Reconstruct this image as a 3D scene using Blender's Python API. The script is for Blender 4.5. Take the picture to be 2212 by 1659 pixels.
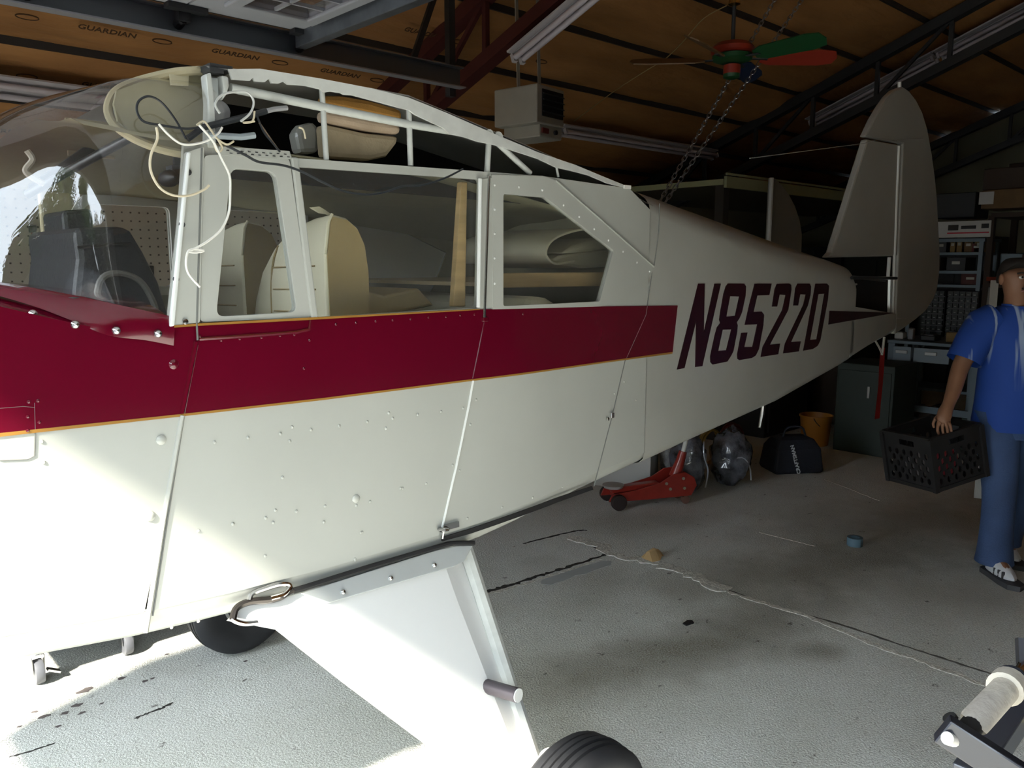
import bpy, bmesh, math, random
from mathutils import Vector, Matrix
from mathutils.geometry import delaunay_2d_cdt
for _o in list(bpy.data.objects): bpy.data.objects.remove(_o)
SC = bpy.context.scene
COL = SC.collection
PI = math.pi
random.seed(7)

# ------------------------------------------------------------------ camera
F_PX, PITCH, AX, CAM_H = 1740.0, math.radians(8.6), math.radians(47.0), 1.68
_fh = Vector((math.cos(AX), math.sin(AX), 0)); _rt = Vector((math.sin(AX), -math.cos(AX), 0)); _up = Vector((0, 0, 1))
_fw = _fh*math.cos(PITCH) - _up*math.sin(PITCH); _u = _fh*math.sin(PITCH) + _up*math.cos(PITCH)
CAM = Vector((0, 0, CAM_H))
cd = bpy.data.cameras.new('camera'); cd.sensor_width = 36.0; cd.lens = F_PX/2212*36.0; cd.clip_start = 0.02
cam = bpy.data.objects.new('camera', cd); COL.objects.link(cam)
_m = Matrix((_rt, _u, -_fw)).transposed().to_4x4(); _m.translation = CAM
cam.matrix_world = _m
SC.camera = cam

# ------------------------------------------------------------------ light
SC.view_settings.view_transform = 'Standard'; SC.view_settings.look = 'None'
SC.view_settings.gamma = 1.0; SC.view_settings.use_curve_mapping = False
SC.view_settings.exposure = 0.12
w = bpy.data.worlds.new('sky'); SC.world = w; w.use_nodes = True
_bg = w.node_tree.nodes['Background']
_bg.inputs['Color'].default_value = (0.80, 0.90, 1.0, 1); _bg.inputs['Strength'].default_value = 12.0
SUN_DIR = Vector((1.0, 0.38, -0.92)).normalized()
sd = bpy.data.lights.new('sun', 'SUN'); sd.energy = 20.0; sd.angle = math.radians(2.6); sd.color = (1.0, 0.93, 0.80)
sun = bpy.data.objects.new('sun', sd); COL.objects.link(sun)
sun.rotation_euler = SUN_DIR.to_track_quat('-Z', 'Y').to_euler(); sun.location = (-6, -3, 7)
SC.cycles.max_bounces = 5; SC.cycles.diffuse_bounces = 3; SC.cycles.glossy_bounces = 2; SC.cycles.transmission_bounces = 2; SC.cycles.transparent_max_bounces = 10
SC.cycles.use_adaptive_sampling = True; SC.cycles.adaptive_threshold = 0.05; SC.cycles.caustics_reflective = False; SC.cycles.caustics_refractive = False

# ------------------------------------------------------------------ from a picture point to a point on a real plane
def ray(px, py): return _fw + _rt*((px-1106)/F_PX) - _u*((py-829.5)/F_PX)
def OZ(px, py, z): d = ray(px, py); return CAM + d*((z-CAM_H)/d.z)
def OY(px, py, y): d = ray(px, py); return CAM + d*(y/d.y)
def OX(px, py, x): d = ray(px, py); return CAM + d*(x/d.x)
def PL(px, py, p, n): d = ray(px, py); n = Vector(n); return CAM + d*((Vector(p)-CAM).dot(n)/d.dot(n))
YC = 2.27
def ys(x):                                                   # left flank of the fuselage
    if x < 1.4: return 1.74
    if x < 1.8: return 1.74 + 0.12*(x-1.4)**2/0.8
    return 1.764 + 0.12*(x-1.8)
def S(px, py, off=0.0):                                      # point on the left flank
    y = 1.74
    for _ in range(12):
        p = OY(px, py, y-off); y = ys(p.x)
    return OY(px, py, y-off)
def interp(tab, x):
    if x <= tab[0][0]: return tab[0][1]
    for (a, b), (c, d) in zip(tab, tab[1:]):
        if x <= c: return b + (d-b)*(x-a)/(c-a)
    return tab[-1][1]

# ------------------------------------------------------------------ materials
MATS = {}
def mat(name, col, rough=0.5, metal=0.0, var=0.0, vscale=8.0, bump=0.0, bscale=60.0, col2=None, coat=0.0, spec=0.5, dirt=None, stretch=(1,1,1), sheen=0.0):
    if name in MATS: return MATS[name]
    m = bpy.data.materials.new(name); m.use_nodes = True; MATS[name] = m
    nt = m.node_tree; b = nt.nodes['Principled BSDF']
    b.inputs['Base Color'].default_value = (*col, 1); b.inputs['Roughness'].default_value = rough
    b.inputs['Metallic'].default_value = metal; b.inputs['Coat Weight'].default_value = coat
    b.inputs['Specular IOR Level'].default_value = spec; b.inputs['Sheen Weight'].default_value = sheen
    b.inputs['Coat Roughness'].default_value = 0.05
    tc = mp = None
    if var or bump or dirt:
        tc = nt.nodes.new('ShaderNodeTexCoord'); mp = nt.nodes.new('ShaderNodeMapping')
        mp.inputs['Scale'].default_value = stretch; nt.links.new(tc.outputs['Object'], mp.inputs['Vector'])
    if var:
        n = nt.nodes.new('ShaderNodeTexNoise'); n.inputs['Scale'].default_value = vscale; n.inputs['Detail'].default_value = 6
        r = nt.nodes.new('ShaderNodeValToRGB'); c2 = col2 or tuple(c*(1-var) for c in col)
        r.color_ramp.elements[0].position = 0.35; r.color_ramp.elements[0].color = (*c2, 1)
        r.color_ramp.elements[1].position = 0.65; r.color_ramp.elements[1].color = (*col, 1)
        nt.links.new(mp.outputs[0], n.inputs['Vector']); nt.links.new(n.outputs['Fac'], r.inputs['Fac']); nt.links.new(r.outputs[0], b.inputs['Base Color'])
    if bump:
        n2 = nt.nodes.new('ShaderNodeTexNoise'); n2.inputs['Scale'].default_value = bscale; n2.inputs['Detail'].default_value = 4
        bp = nt.nodes.new('ShaderNodeBump'); bp.inputs['Strength'].default_value = bump; bp.inputs['Distance'].default_value = 0.02
        nt.links.new(mp.outputs[0], n2.inputs['Vector']); nt.links.new(n2.outputs['Fac'], bp.inputs['Height']); nt.links.new(bp.outputs[0], b.inputs['Normal'])
    return m
def glassmat(name, tint=(1,1,1), ior=1.45, rough=0.0, haze=0.0):
    m = bpy.data.materials.new(name); m.use_nodes = True; MATS[name] = m; nt = m.node_tree
    for n in list(nt.nodes): nt.nodes.remove(n)
    o = nt.nodes.new('ShaderNodeOutputMaterial'); mx = nt.nodes.new('ShaderNodeMixShader'); lw = nt.nodes.new('ShaderNodeLayerWeight'); lw.inputs['Blend'].default_value = 0.5
    pw_ = nt.nodes.new('ShaderNodeMath'); pw_.operation = 'POWER'; pw_.inputs[1].default_value = 5.0; nt.links.new(lw.outputs['Facing'], pw_.inputs[0])
    fr = nt.nodes.new('ShaderNodeMapRange'); f0 = ((ior-1)/(ior+1))**2; fr.inputs[3].default_value = f0; fr.inputs[4].default_value = 1.0; nt.links.new(pw_.outputs[0], fr.inputs[0])
    t = nt.nodes.new('ShaderNodeBsdfTransparent'); t.inputs[0].default_value = (*tint, 1)
    g = nt.nodes.new('ShaderNodeBsdfGlossy'); g.inputs['Roughness'].default_value = rough
    nt.links.new(fr.outputs[0], mx.inputs[0]); nt.links.new(t.outputs[0], mx.inputs[1]); nt.links.new(g.outputs[0], mx.inputs[2])
    last = mx
    if haze:
        d = nt.nodes.new('ShaderNodeBsdfDiffuse'); d.inputs[0].default_value = (.8,.8,.78,1); m2 = nt.nodes.new('ShaderNodeMixShader'); m2.inputs[0].default_value = haze
        nt.links.new(mx.outputs[0], m2.inputs[1]); nt.links.new(d.outputs[0], m2.inputs[2]); last = m2
    nt.links.new(last.outputs[0], o.inputs[0]); return m

paint   = mat('cream_paint', (0.475, 0.485, 0.445), 0.26, var=0.05, vscale=3, coat=0.25)
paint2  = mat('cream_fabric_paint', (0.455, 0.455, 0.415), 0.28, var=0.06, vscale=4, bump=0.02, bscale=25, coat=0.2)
paint3  = mat('shaded_cream_paint', (0.35, 0.345, 0.31), 0.4, var=0.06, vscale=4, bump=0.03, bscale=25)  # same cream paint darkened: the tail's shade is put into the colour
maroon  = mat('maroon_paint', (0.115, 0.0022, 0.014), 0.12, coat=0.6, var=0.08, vscale=3)
gold    = mat('gold_paint', (0.34, 0.17, 0.035), 0.3)
letterm = mat('dark_maroon_paint', (0.026, 0.003, 0.007), 0.35)
tubem   = mat('grey_white_tube_paint', (0.58, 0.60, 0.57), 0.42, var=0.12, vscale=30)
blackr  = mat('black_rubber', (0.012, 0.012, 0.013), 0.7)
seamm   = mat('seam_shadow_gap', (0.16, 0.165, 0.155), 0.6)
chrome  = mat('chrome', (0.75, 0.74, 0.72), 0.08, metal=1.0)
steel   = mat('galvanised_steel', (0.33, 0.36, 0.40), 0.4, metal=0.8, var=0.2, vscale=14)
dsteel  = mat('dark_steel', (0.05, 0.052, 0.055), 0.5, metal=0.5)
screwm  = mat('screw_steel', (0.6, 0.6, 0.6), 0.2, metal=1.0)
alu     = mat('bare_aluminium', (0.62, 0.66, 0.66), 0.32, metal=0.35, var=0.08, vscale=5)
tyre    = mat('tyre_rubber', (0.020, 0.021, 0.025), 0.62, var=0.3, vscale=9)
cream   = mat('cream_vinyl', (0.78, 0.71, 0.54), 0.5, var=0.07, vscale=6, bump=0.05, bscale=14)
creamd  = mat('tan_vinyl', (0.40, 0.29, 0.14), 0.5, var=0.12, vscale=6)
liner   = mat('olive_headliner_cloth', (0.40, 0.37, 0.24), 0.85, var=0.22, vscale=3, bump=0.25, bscale=9)
blackv  = mat('black_blue_vinyl', (0.018, 0.022, 0.030), 0.42, bump=0.15, bscale=150)
wood    = mat('pale_wood', (0.62, 0.42, 0.20), 0.6, var=0.2, vscale=5, stretch=(1,1,8))
foamo   = mat('orange_foam', (0.52, 0.26, 0.06), 0.85, var=0.2, vscale=9, bump=0.3, bscale=30)
foamb   = mat('beige_foam', (0.46, 0.37, 0.24), 0.9, var=0.25, vscale=8, bump=0.5, bscale=20)
greyp   = mat('window_light_grey', (0.72, 0.70, 0.64), 0.6, var=0.06, vscale=5)
wirew   = mat('white_wire_insulation', (0.78, 0.76, 0.70), 0.35)
wirec   = mat('cream_wire_insulation', (0.66, 0.58, 0.42), 0.4)
wireb   = mat('black_wire_insulation', (0.015, 0.018, 0.022), 0.35)
tape    = mat('masking_tape', (0.55, 0.47, 0.28), 0.6)
pane    = glassmat('window_glass', (0.93, 0.94, 0.92), 1.45, haze=0.02)
wpane   = glassmat('windshield_glass', (0.94, 0.93, 0.90), 1.8, haze=0.015)

# ------------------------------------------------------------------ mesh builder
def wm(o):
    m = o.matrix_basis.copy()
    if o.parent: m = wm(o.parent) @ o.matrix_parent_inverse @ m
    return m
class MB:
    def __init__(s): s.v, s.f = [], []
    def add(s, vs, fs):
        k = len(s.v); s.v += [tuple(v) for v in vs]; s.f += [tuple(i+k for i in f) for f in fs]; return s
    def box(s, c, d, rz=0.0, R=None):
        c = Vector(c); R = R or Matrix.Rotation(rz, 3, 'Z')
        vs = [c + R @ Vector((x*d[0]/2, y*d[1]/2, z*d[2]/2)) for x in (-1,1) for y in (-1,1) for z in (-1,1)]
        return s.add(vs, [(0,1,3,2),(4,6,7,5),(0,4,5,1),(2,3,7,6),(0,2,6,4),(1,5,7,3)])
    def bar(s, a, b, w, h, up=(0,0,1)):                      # rectangular bar from a to b
        a, b = Vector(a), Vector(b); d = (b-a).normalized(); u = Vector(up)
        r = d.cross(u); r = r.normalized() if r.length > 1e-6 else Vector((1,0,0)); u = r.cross(d)
        vs = [p + r*(i*w/2) + u*(j*h/2) for p in (a,b) for i, j in ((-1,-1),(1,-1),(1,1),(-1,1))]
        return s.add(vs, [(0,3,2,1),(4,5,6,7),(0,1,5,4),(1,2,6,5),(2,3,7,6),(3,0,4,7)])
    def tube(s, pts, r, n=8, closed=False, caps=True):
        pts = [Vector(p) for p in pts]; N = len(pts); rr = r if isinstance(r, (list, tuple)) else [r]*N
        T = []
        for i in range(N):
            a = pts[(i-1) % N] if closed or i else pts[0]; b = pts[(i+1) % N] if closed or i < N-1 else pts[-1]
            T.append((b-a).normalized())
        u = T[0].orthogonal().normalized(); rings = []
        for i in range(N):
            u = (u - T[i]*u.dot(T[i]));  u = u.normalized() if u.length > 1e-6 else T[i].orthogonal().normalized()
            v = T[i].cross(u)
            rings.append([pts[i] + (u*math.cos(2*PI*k/n) + v*math.sin(2*PI*k/n))*rr[i] for k in range(n)])
        return s.loft(rings, closed_loop=closed, cap=caps and not closed)
    def loft(s, rings, ring_closed=True, closed_loop=False, cap=True):
        n = len(rings[0]); k = len(s.v); N = len(rings); s.v += [tuple(p) for r in rings for p in r]
        for i in range(N if closed_loop else N-1):
            j = (i+1) % N
            for q in range(n if ring_closed else n-1):
                p = (q+1) % n; s.f.append((k+i*n+q, k+i*n+p, k+j*n+p, k+j*n+q))
        if cap and ring_closed:
            s.f.append(tuple(k+q for q in reversed(range(n)))); s.f.append(tuple(k+(N-1)*n+q for q in range(n)))
        return s
    def lathe(s, prof, c, axis='Z', n=24):                   # prof: (radius, height)
        c = Vector(c); rings = []
        for r, h in prof:
            ring = []
            for k in range(n):
                a = 2*PI*k/n; x, y = r*math.cos(a), r*math.sin(a)
                ring.append(c + Vector({'Z': (x,y,h), 'Y': (x,h,y), 'X': (h,x,y)}[axis]))
            rings.append(ring)
        return s.loft(rings)
    def ball(s, c, r, n=8, m=5, sc=(1,1,1)):
        return s.lathe2([(r*math.sin(PI*i/m), -r*math.cos(PI*i/m)) for i in range(m+1)], c, n, sc)
    def lathe2(s, prof, c, n, sc):
        c = Vector(c)
        return s.loft([[c + Vector((max(r,1e-4)*math.cos(2*PI*k/n)*sc[0], max(r,1e-4)*math.sin(2*PI*k/n)*sc[1], h*sc[2])) for k in range(n)] for r, h in prof])
    def slab(s, poly3, off):                                 # planar outline (3-D points) thickened along off
        off = Vector(off); n = len(poly3); vs = [Vector(p) for p in poly3] + [Vector(p)+off for p in poly3]
        return s.add(vs, [tuple(range(n)), tuple(reversed(range(n, 2*n)))] + [(i, n+i, n+(i+1) % n, (i+1) % n) for i in range(n)])
    def sheet(s, outer, holes=(), f=None, thick=(0,0.006,0), grid=0.0, g2=None):
        # outline in 2-D with holes, mapped to 3-D by f(u,v), thickened by vector thick
        pts, eds = [], []
        def ring(r):
            k = len(pts); pts.extend(Vector(p) for p in r); eds.extend((k+i, k+(i+1) % len(r)) for i in range(len(r)))
        if grid:
            def dens(r):
                out = []
                for a, b in zip(r, list(r[1:])+[r[0]]):
                    n_ = max(1, math.ceil(abs(b[0]-a[0])/(grid*1.01))); out += [(a[0]+(b[0]-a[0])*k/n_, a[1]+(b[1]-a[1])*k/n_) for k in range(n_)]
                return out
            outer = dens(outer); holes = [dens(h) for h in holes]
        ring(outer)
        for h in holes: ring(h)
        nb = len(pts)
        def inside(p, poly):
            c = False; n = len(poly)
            for i in range(n):
                (x1,y1),(x2,y2) = poly[i], poly[(i+1) % n]
                if (y1 > p[1]) != (y2 > p[1]) and p[0] < (x2-x1)*(p[1]-y1)/(y2-y1)+x1: c = not c
            return c
        ok = lambda p: inside(p, outer) and not any(inside(p, h) for h in holes)
        if grid:
            x0, x1 = min(p[0] for p in outer), max(p[0] for p in outer); z0, z1 = min(p[1] for p in outer), max(p[1] for p in outer)
            gz = g2 or 4*grid; x = x0+grid
            while x < x1:
                z = z0+gz
                while z < z1:
                    if ok((x,z)): pts.append(Vector((x,z)))
                    z += gz
                x += grid
        V, E, Fc, *_ = delaunay_2d_cdt(pts, eds, [], 1, 1e-5)
        tri = [t for t in Fc if ok((sum(V[i].x for i in t)/3, sum(V[i].y for i in t)/3))]
        T = Vector(thick); P = [Vector(f(v.x, v.y)) for v in V]; n = len(P); k = len(s.v)
        s.v += [tuple(p) for p in P] + [tuple(p+T) for p in P]
        cnt = {}
        for t in tri:
            t = tuple(t); s.f.append(tuple(k+i for i in t)); s.f.append(tuple(k+n+i for i in reversed(t)))
            for a, b in zip(t, t[1:]+t[:1]): cnt[(a,b)] = 1
        for a, b in cnt:
            if (b,a) not in cnt: s.f.append((k+b, k+a, k+n+a, k+n+b))
        return s
    def build(s, name, m, parent=None, smooth=False, bevel=0.0, local=False, sub=0):
        me = bpy.data.meshes.new(name); me.from_pydata(s.v, [], s.f); me.validate()
        bm = bmesh.new(); bm.from_mesh(me); bmesh.ops.recalc_face_normals(bm, faces=bm.faces); bm.to_mesh(me); bm.free()
        if smooth:
            me.polygons.foreach_set('use_smooth', [True]*len(me.polygons)); me.set_sharp_from_angle(angle=math.radians(42))
        me.materials.append(m); return link(name, me, parent, bevel, local, sub)
def link(name, me, parent=None, bevel=0.0, local=False, sub=0):
    o = bpy.data.objects.new(name, me); COL.objects.link(o)
    if parent:
        o.parent = parent
        if not local: o.matrix_parent_inverse = wm(parent).inverted()
    if bevel:
        b = o.modifiers.new('bevel', 'BEVEL'); b.width = bevel; b.segments = 2; b.limit_method = 'ANGLE'; b.angle_limit = math.radians(40)
    if sub:
        q = o.modifiers.new('subsurf', 'SUBSURF'); q.levels = q.render_levels = sub
    return o
def tag(o, label=None, cat=None, group=None, kind=None):
    if label: o['label'] = label
    if cat: o['category'] = cat
    if group: o['group'] = group
    if kind: o['kind'] = kind
    return o
def thing(name, loc, label, cat, rz=0.0, group=None):
    o = bpy.data.objects.new(name, None); COL.objects.link(o); o.location = loc; o.rotation_euler = (0,0,rz); o.empty_display_size = 0.1
    return tag(o, label, cat, group)
def struct(o): o['kind'] = 'structure'; return o
def smoothpath(pts, n=6, closed=False):                      # Catmull-Rom through the points
    pts = [Vector(p) for p in pts]; out = []; N = len(pts)
    for i in range(N if closed else N-1):
        p0 = pts[(i-1) % N] if closed or i else pts[0]; p1 = pts[i]; p2 = pts[(i+1) % N]; p3 = pts[(i+2) % N] if closed or i+2 < N else pts[-1]
        for k in range(n):
            t = k/n; out.append(0.5*((2*p1) + (p2-p0)*t + (2*p0-5*p1+4*p2-p3)*t*t + (3*p1-p0-3*p2+p3)*t**3))
    if not closed: out.append(pts[-1])
    return out
def text_mesh(txt, size, depth=0.0, cx=1.0, bold=0.0):
    c = bpy.data.curves.new('t', 'FONT'); c.body = txt; c.size = size; c.extrude = depth; c.offset = bold; c.resolution_u = 2; c.align_x = 'CENTER'; c.align_y = 'CENTER'
    o = bpy.data.objects.new('t', c); COL.objects.link(o); dg = bpy.context.evaluated_depsgraph_get()
    me = bpy.data.meshes.new_from_object(o.evaluated_get(dg)); bpy.data.objects.remove(o); bpy.data.curves.remove(c)
    for v in me.vertices: v.co.x *= cx
    return me
def text_on(name, txt, size, m, parent, origin, xdir, ydir, cx=1.0, depth=0.0004, bold=0.0):
    me = text_mesh(txt, size, depth, cx, bold); X = Vector(xdir).normalized(); Y = Vector(ydir); Y = (Y-X*Y.dot(X)).normalized(); Z = X.cross(Y)
    me.transform(Matrix((X, Y, Z)).transposed().to_4x4()); me.transform(Matrix.Translation(Vector(origin)))
    me.materials.clear(); me.materials.append(m)
    return link(name, me, parent)
# ================================================================== the building
X0, X1, YW = -0.72, 12.0, 6.6
def zr(y): return 2.6 + 0.37*(6.2-abs(y))
ZE = zr(YW)
DOOR_Y0, DOOR_Y1, DOOR_Z = -2.7, 3.55, 2.46
kraft  = mat('kraft_insulation_paper', (0.52, 0.25, 0.085), 0.72, var=0.30, vscale=2.2, bump=0.9, bscale=7, col2=(0.36, 0.165, 0.055), stretch=(0.5,2,1))
def concrete():
    m = bpy.data.materials.new('stained_concrete'); m.use_nodes = True; nt = m.node_tree; b = nt.nodes['Principled BSDF']; L = nt.links.new
    tc = nt.nodes.new('ShaderNodeTexCoord')
    def noise(s, d=8, rough=0.6, off=(0,0,0), sc=(1,1,1)):
        mp = nt.nodes.new('ShaderNodeMapping'); mp.inputs['Location'].default_value = off; mp.inputs['Scale'].default_value = sc; L(tc.outputs['Object'], mp.inputs['Vector'])
        n = nt.nodes.new('ShaderNodeTexNoise'); n.inputs['Scale'].default_value = s; n.inputs['Detail'].default_value = d; n.inputs['Roughness'].default_value = rough
        L(mp.outputs[0], n.inputs['Vector']); return n.outputs['Fac']
    def ramp(fac, a, b_, c0=0.0, c1=1.0):
        r = nt.nodes.new('ShaderNodeMapRange'); r.inputs[1].default_value = a; r.inputs[2].default_value = b_; r.inputs[3].default_value = c0; r.inputs[4].default_value = c1; L(fac, r.inputs[0]); return r.outputs[0]
    def mix(f, a, c, t='MIX'):
        x = nt.nodes.new('ShaderNodeMix'); x.data_type = 'RGBA'; x.blend_type = t; L(f, x.inputs[0])
        for i, v in ((6, a), (7, c)):
            if isinstance(v, tuple): x.inputs[i].default_value = (*v, 1)
            else: L(v, x.inputs[i])
        return x.outputs[2]
    base = mix(ramp(noise(1.1, 3), 0.35, 0.68), (0.66, 0.67, 0.62), (0.80, 0.81, 0.78))
    wob = noise(3.0, 3, 0.65, (5,5,0))
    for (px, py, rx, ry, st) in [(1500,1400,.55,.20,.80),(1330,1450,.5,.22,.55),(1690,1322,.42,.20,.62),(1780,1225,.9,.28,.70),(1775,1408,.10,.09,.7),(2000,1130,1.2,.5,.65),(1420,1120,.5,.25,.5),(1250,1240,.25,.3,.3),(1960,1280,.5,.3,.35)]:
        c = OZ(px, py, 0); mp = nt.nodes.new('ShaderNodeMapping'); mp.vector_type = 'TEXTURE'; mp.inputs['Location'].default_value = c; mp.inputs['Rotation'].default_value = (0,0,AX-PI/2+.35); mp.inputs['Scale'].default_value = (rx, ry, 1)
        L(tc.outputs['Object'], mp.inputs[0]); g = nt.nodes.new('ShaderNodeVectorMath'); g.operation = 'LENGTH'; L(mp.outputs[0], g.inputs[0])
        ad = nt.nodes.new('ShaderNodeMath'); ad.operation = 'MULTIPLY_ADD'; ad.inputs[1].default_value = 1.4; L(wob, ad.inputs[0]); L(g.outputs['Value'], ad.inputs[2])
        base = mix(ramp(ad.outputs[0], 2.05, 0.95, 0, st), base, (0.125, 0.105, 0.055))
    base = mix(ramp(noise(1.1, 4, 0.55, (3.1, 1.7, 0)), 0.54, 0.72, 0, 0.35), base, (0.17, 0.15, 0.10))
    base = mix(ramp(noise(140, 3, 0.7), 0.40, 0.60, 0, 0.75), base, (0.47, 0.475, 0.44))
    base = mix(ramp(noise(48, 4, 0.7, (2,7,0)), 0.56, 0.66, 0, 0.5), base, (0.40, 0.40, 0.37))                          # aggregate
    base = mix(ramp(noise(11, 4, 0.62, (9, 2, 0), (1, 1.6, 1)), 0.66, 0.72, 0, 0.8), base, (0.085, 0.07, 0.06))   # spots
    base = mix(ramp(noise(230, 2, 0.5, (1, 5, 0)), 0.70, 0.76, 0, 0.7), base, (0.62, 0.62, 0.58))                # pale grit
    L(base, b.inputs['Base Color']); b.inputs['Roughness'].default_value = 0.82; b.inputs['Specular IOR Level'].default_value = 0.25
    bp = nt.nodes.new('ShaderNodeBump'); bp.inputs['Strength'].default_value = 0.6; bp.inputs['Distance'].default_value = 0.012
    L(noise(110, 2, 0.7), bp.inputs['Height']); L(bp.outputs[0], b.inputs['Normal']); return m
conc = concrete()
filler = mat('pale_joint_mortar', (0.72, 0.70, 0.63), 0.9, var=0.35, vscale=40, bump=0.6, bscale=90)
crackm = mat('crack_shadow', (0.03, 0.028, 0.025), 0.9)
patchm = mat('smooth_grey_patch', (0.42, 0.44, 0.44), 0.6, var=0.1)
drive  = mat('driveway_concrete', (0.075, 0.075, 0.078), 0.85, var=0.15, vscale=2)
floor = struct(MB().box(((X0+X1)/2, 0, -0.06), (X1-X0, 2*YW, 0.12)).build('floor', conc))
struct(MB().box((X0-10, 0, -0.09), (20, 40, 0.12)).build('ground', drive))
def ribbon(name, pix, wid, m, jit=0.35, z=0.002, n=6, sd=1):
    rnd = random.Random(sd); pts = smoothpath([OZ(*p, 0) for p in pix], n); L_, R_ = [], []
    for i, p in enumerate(pts):
        a = pts[max(i-1,0)]; b = pts[min(i+1,len(pts)-1)]; d = (b-a).normalized(); nrm = Vector((-d.y, d.x, 0))
        w0 = wid*(0.15 if i in (0, len(pts)-1) else 1)*(1+rnd.uniform(-jit, jit)); c = p + nrm*rnd.uniform(-jit, jit)*wid*0.5
        L_.append(c+nrm*w0/2); R_.append(c-nrm*w0/2)
    mb = MB(); zz = Vector((0,0,z)); n_ = len(pts)
    mb.add([v+zz for v in L_+R_] + [v-zz for v in L_+R_], [(i, i+1, n_+i+1, n_+i) for i in range(n_-1)] + [(i, 2*n_+i, 2*n_+i+1, i+1) for i in range(n_-1)] + [(n_+i, n_+i+1, 3*n_+i+1, 3*n_+i) for i in range(n_-1)])
    return mb.build(name, m, floor)
ribbon('joint_filler', [(1225,1160),(1290,1177),(1330,1200),(1400,1212),(1450,1228),(1510,1250),(1570,1278)], 0.075, filler, 0.5, 0.005, sd=2)
ribbon('joint_filler', [(1570,1278),(1660,1306),(1760,1338),(1880,1390),(2000,1432),(2130,1482)], 0.026, filler, 0.5, 0.003, 9, 3)
ribbon('crack', [(965,1293),(1040,1280),(1100,1265),(1160,1245),(1220,1228),(1310,1197)], 0.02, crackm, 0.7, 0.003, 10, 4)
ribbon('crack', [(968,1297),(1050,1284),(1110,1268),(1170,1249),(1240,1228),(1300,1205)], 0.018, filler, 0.8, 0.002, 10, 14)
ribbon('crack', [(1280,1182),(1340,1203),(1385,1204)], 0.012, crackm, 0.6, 0.0025, 6, 5)
ribbon('crack', [(1130,1175),(1180,1162),(1240,1148),(1268,1146)], 0.012, crackm, 0.7, 0.0025, 8, 6)
ribbon('crack', [(1540,1262),(1600,1285),(1700,1318),(1800,1345),(1950,1395),(2090,1440),(2212,1478)], 0.012, mat('dark_joint_stain', (0.09,0.085,0.075), 0.9), 0.5, 0.0025, 10, 7)
ribbon('crack', [(290,1553),(310,1545),(345,1532),(375,1518)], 0.009, crackm, 0.8, 0.0025, 8, 8)
ribbon('crack', [(20,1636),(70,1622),(120,1605)], 0.005, crackm, 0.8, 0.0025, 8, 9)
ribbon('floor_patch', [(1170,1262),(1235,1240),(1320,1213)], 0.075, patchm, 0.15, 0.002, 5, 10)
ribbon('crack', [(1640,1150),(1760,1180),(1900,1090)][:2], 0.01, filler, 0.5, 0.002, 8, 11)
ribbon('crack', [(1780,1035),(1840,1058),(1900,1082)], 0.014, filler, 0.4, 0.002, 8, 12)
for i, (px, py, r) in enumerate([(95,1548,.020),(140,1541,.018),(165,1524,.02),(178,1540,.015),(75,1538,.012),(185,1492,.03),(262,1466,.018),(312,1472,.016),(330,1466,.012),(530,1429,.012),(360,1414,.01),(125,1570,.012),(42,1570,.009),(220,1520,.01)]):
    c = OZ(px, py, 0); rnd = random.Random(i)
    ring = [c + Vector((math.cos(a)*r*rnd.uniform(.5,1.3), math.sin(a)*r*rnd.uniform(.3,.8), 0.0008)) for a in [2*PI*k/9 for k in range(9)]]
    MB().slab(ring, (0,0,0.0012)).build('oil_spot', mat('oil_spot_stain', (0.10,0.085,0.08), 0.8), floor)

wallm  = mat('dull_wall_board', (0.20, 0.20, 0.14), 0.85, var=0.15, vscale=2)
siding = mat('white_door_trim', (0.62, 0.62, 0.60), 0.6, var=0.1)
wb = MB().box((X1+0.06, 0, ZE/2), (0.12, 2*YW, ZE)); wb.add([(X1,-YW,ZE),(X1,0,zr(0)),(X1,YW,ZE),(X1+.12,-YW,ZE),(X1+.12,0,zr(0)),(X1+.12,YW,ZE)], [(0,1,2),(5,4,3),(0,3,4,1),(1,4,5,2)])
struct(wb.build('wall_back', wallm))
struct(MB().box(((X0+X1)/2, YW+0.06, 1.27), (X1-X0, 0.12, 2.54)).build('wall_left', wallm))
struct(MB().box(((X0+X1)/2, -YW-0.06, 1.27), (X1-X0, 0.12, 2.54)).build('wall_right', mat('dark_stained_board', (.10,.09,.07), .85, var=.3, vscale=3)))
wf = MB()
xw = X0-0.06
hg = lambda y: zr(y)+.05
wf.add([(X0,DOOR_Y1,0),(X0,YW,0),(X0,YW,hg(YW)),(X0,0,hg(0)),(X0,-YW,hg(-YW)),(X0,-YW,0),(X0,DOOR_Y0,0),(X0,DOOR_Y0,DOOR_Z),(X0,DOOR_Y1,DOOR_Z)], [])
_n = 9; wf.v += [(x-.12,y,z) for x,y,z in wf.v[:_n]]
wf.f += [(0,1,2,8),(8,2,3,7),(7,3,4),(7,4,5,6)] + [tuple(i+_n for i in reversed(f)) for f in [(0,1,2,8),(8,2,3,7),(7,3,4),(7,4,5,6)]] + [(i, i+_n, (i+1) % _n+_n, (i+1) % _n) for i in range(_n)]
struct(wf.build('wall_front', mat('painted_siding', (0.55,0.55,0.50), 0.7)))
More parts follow.
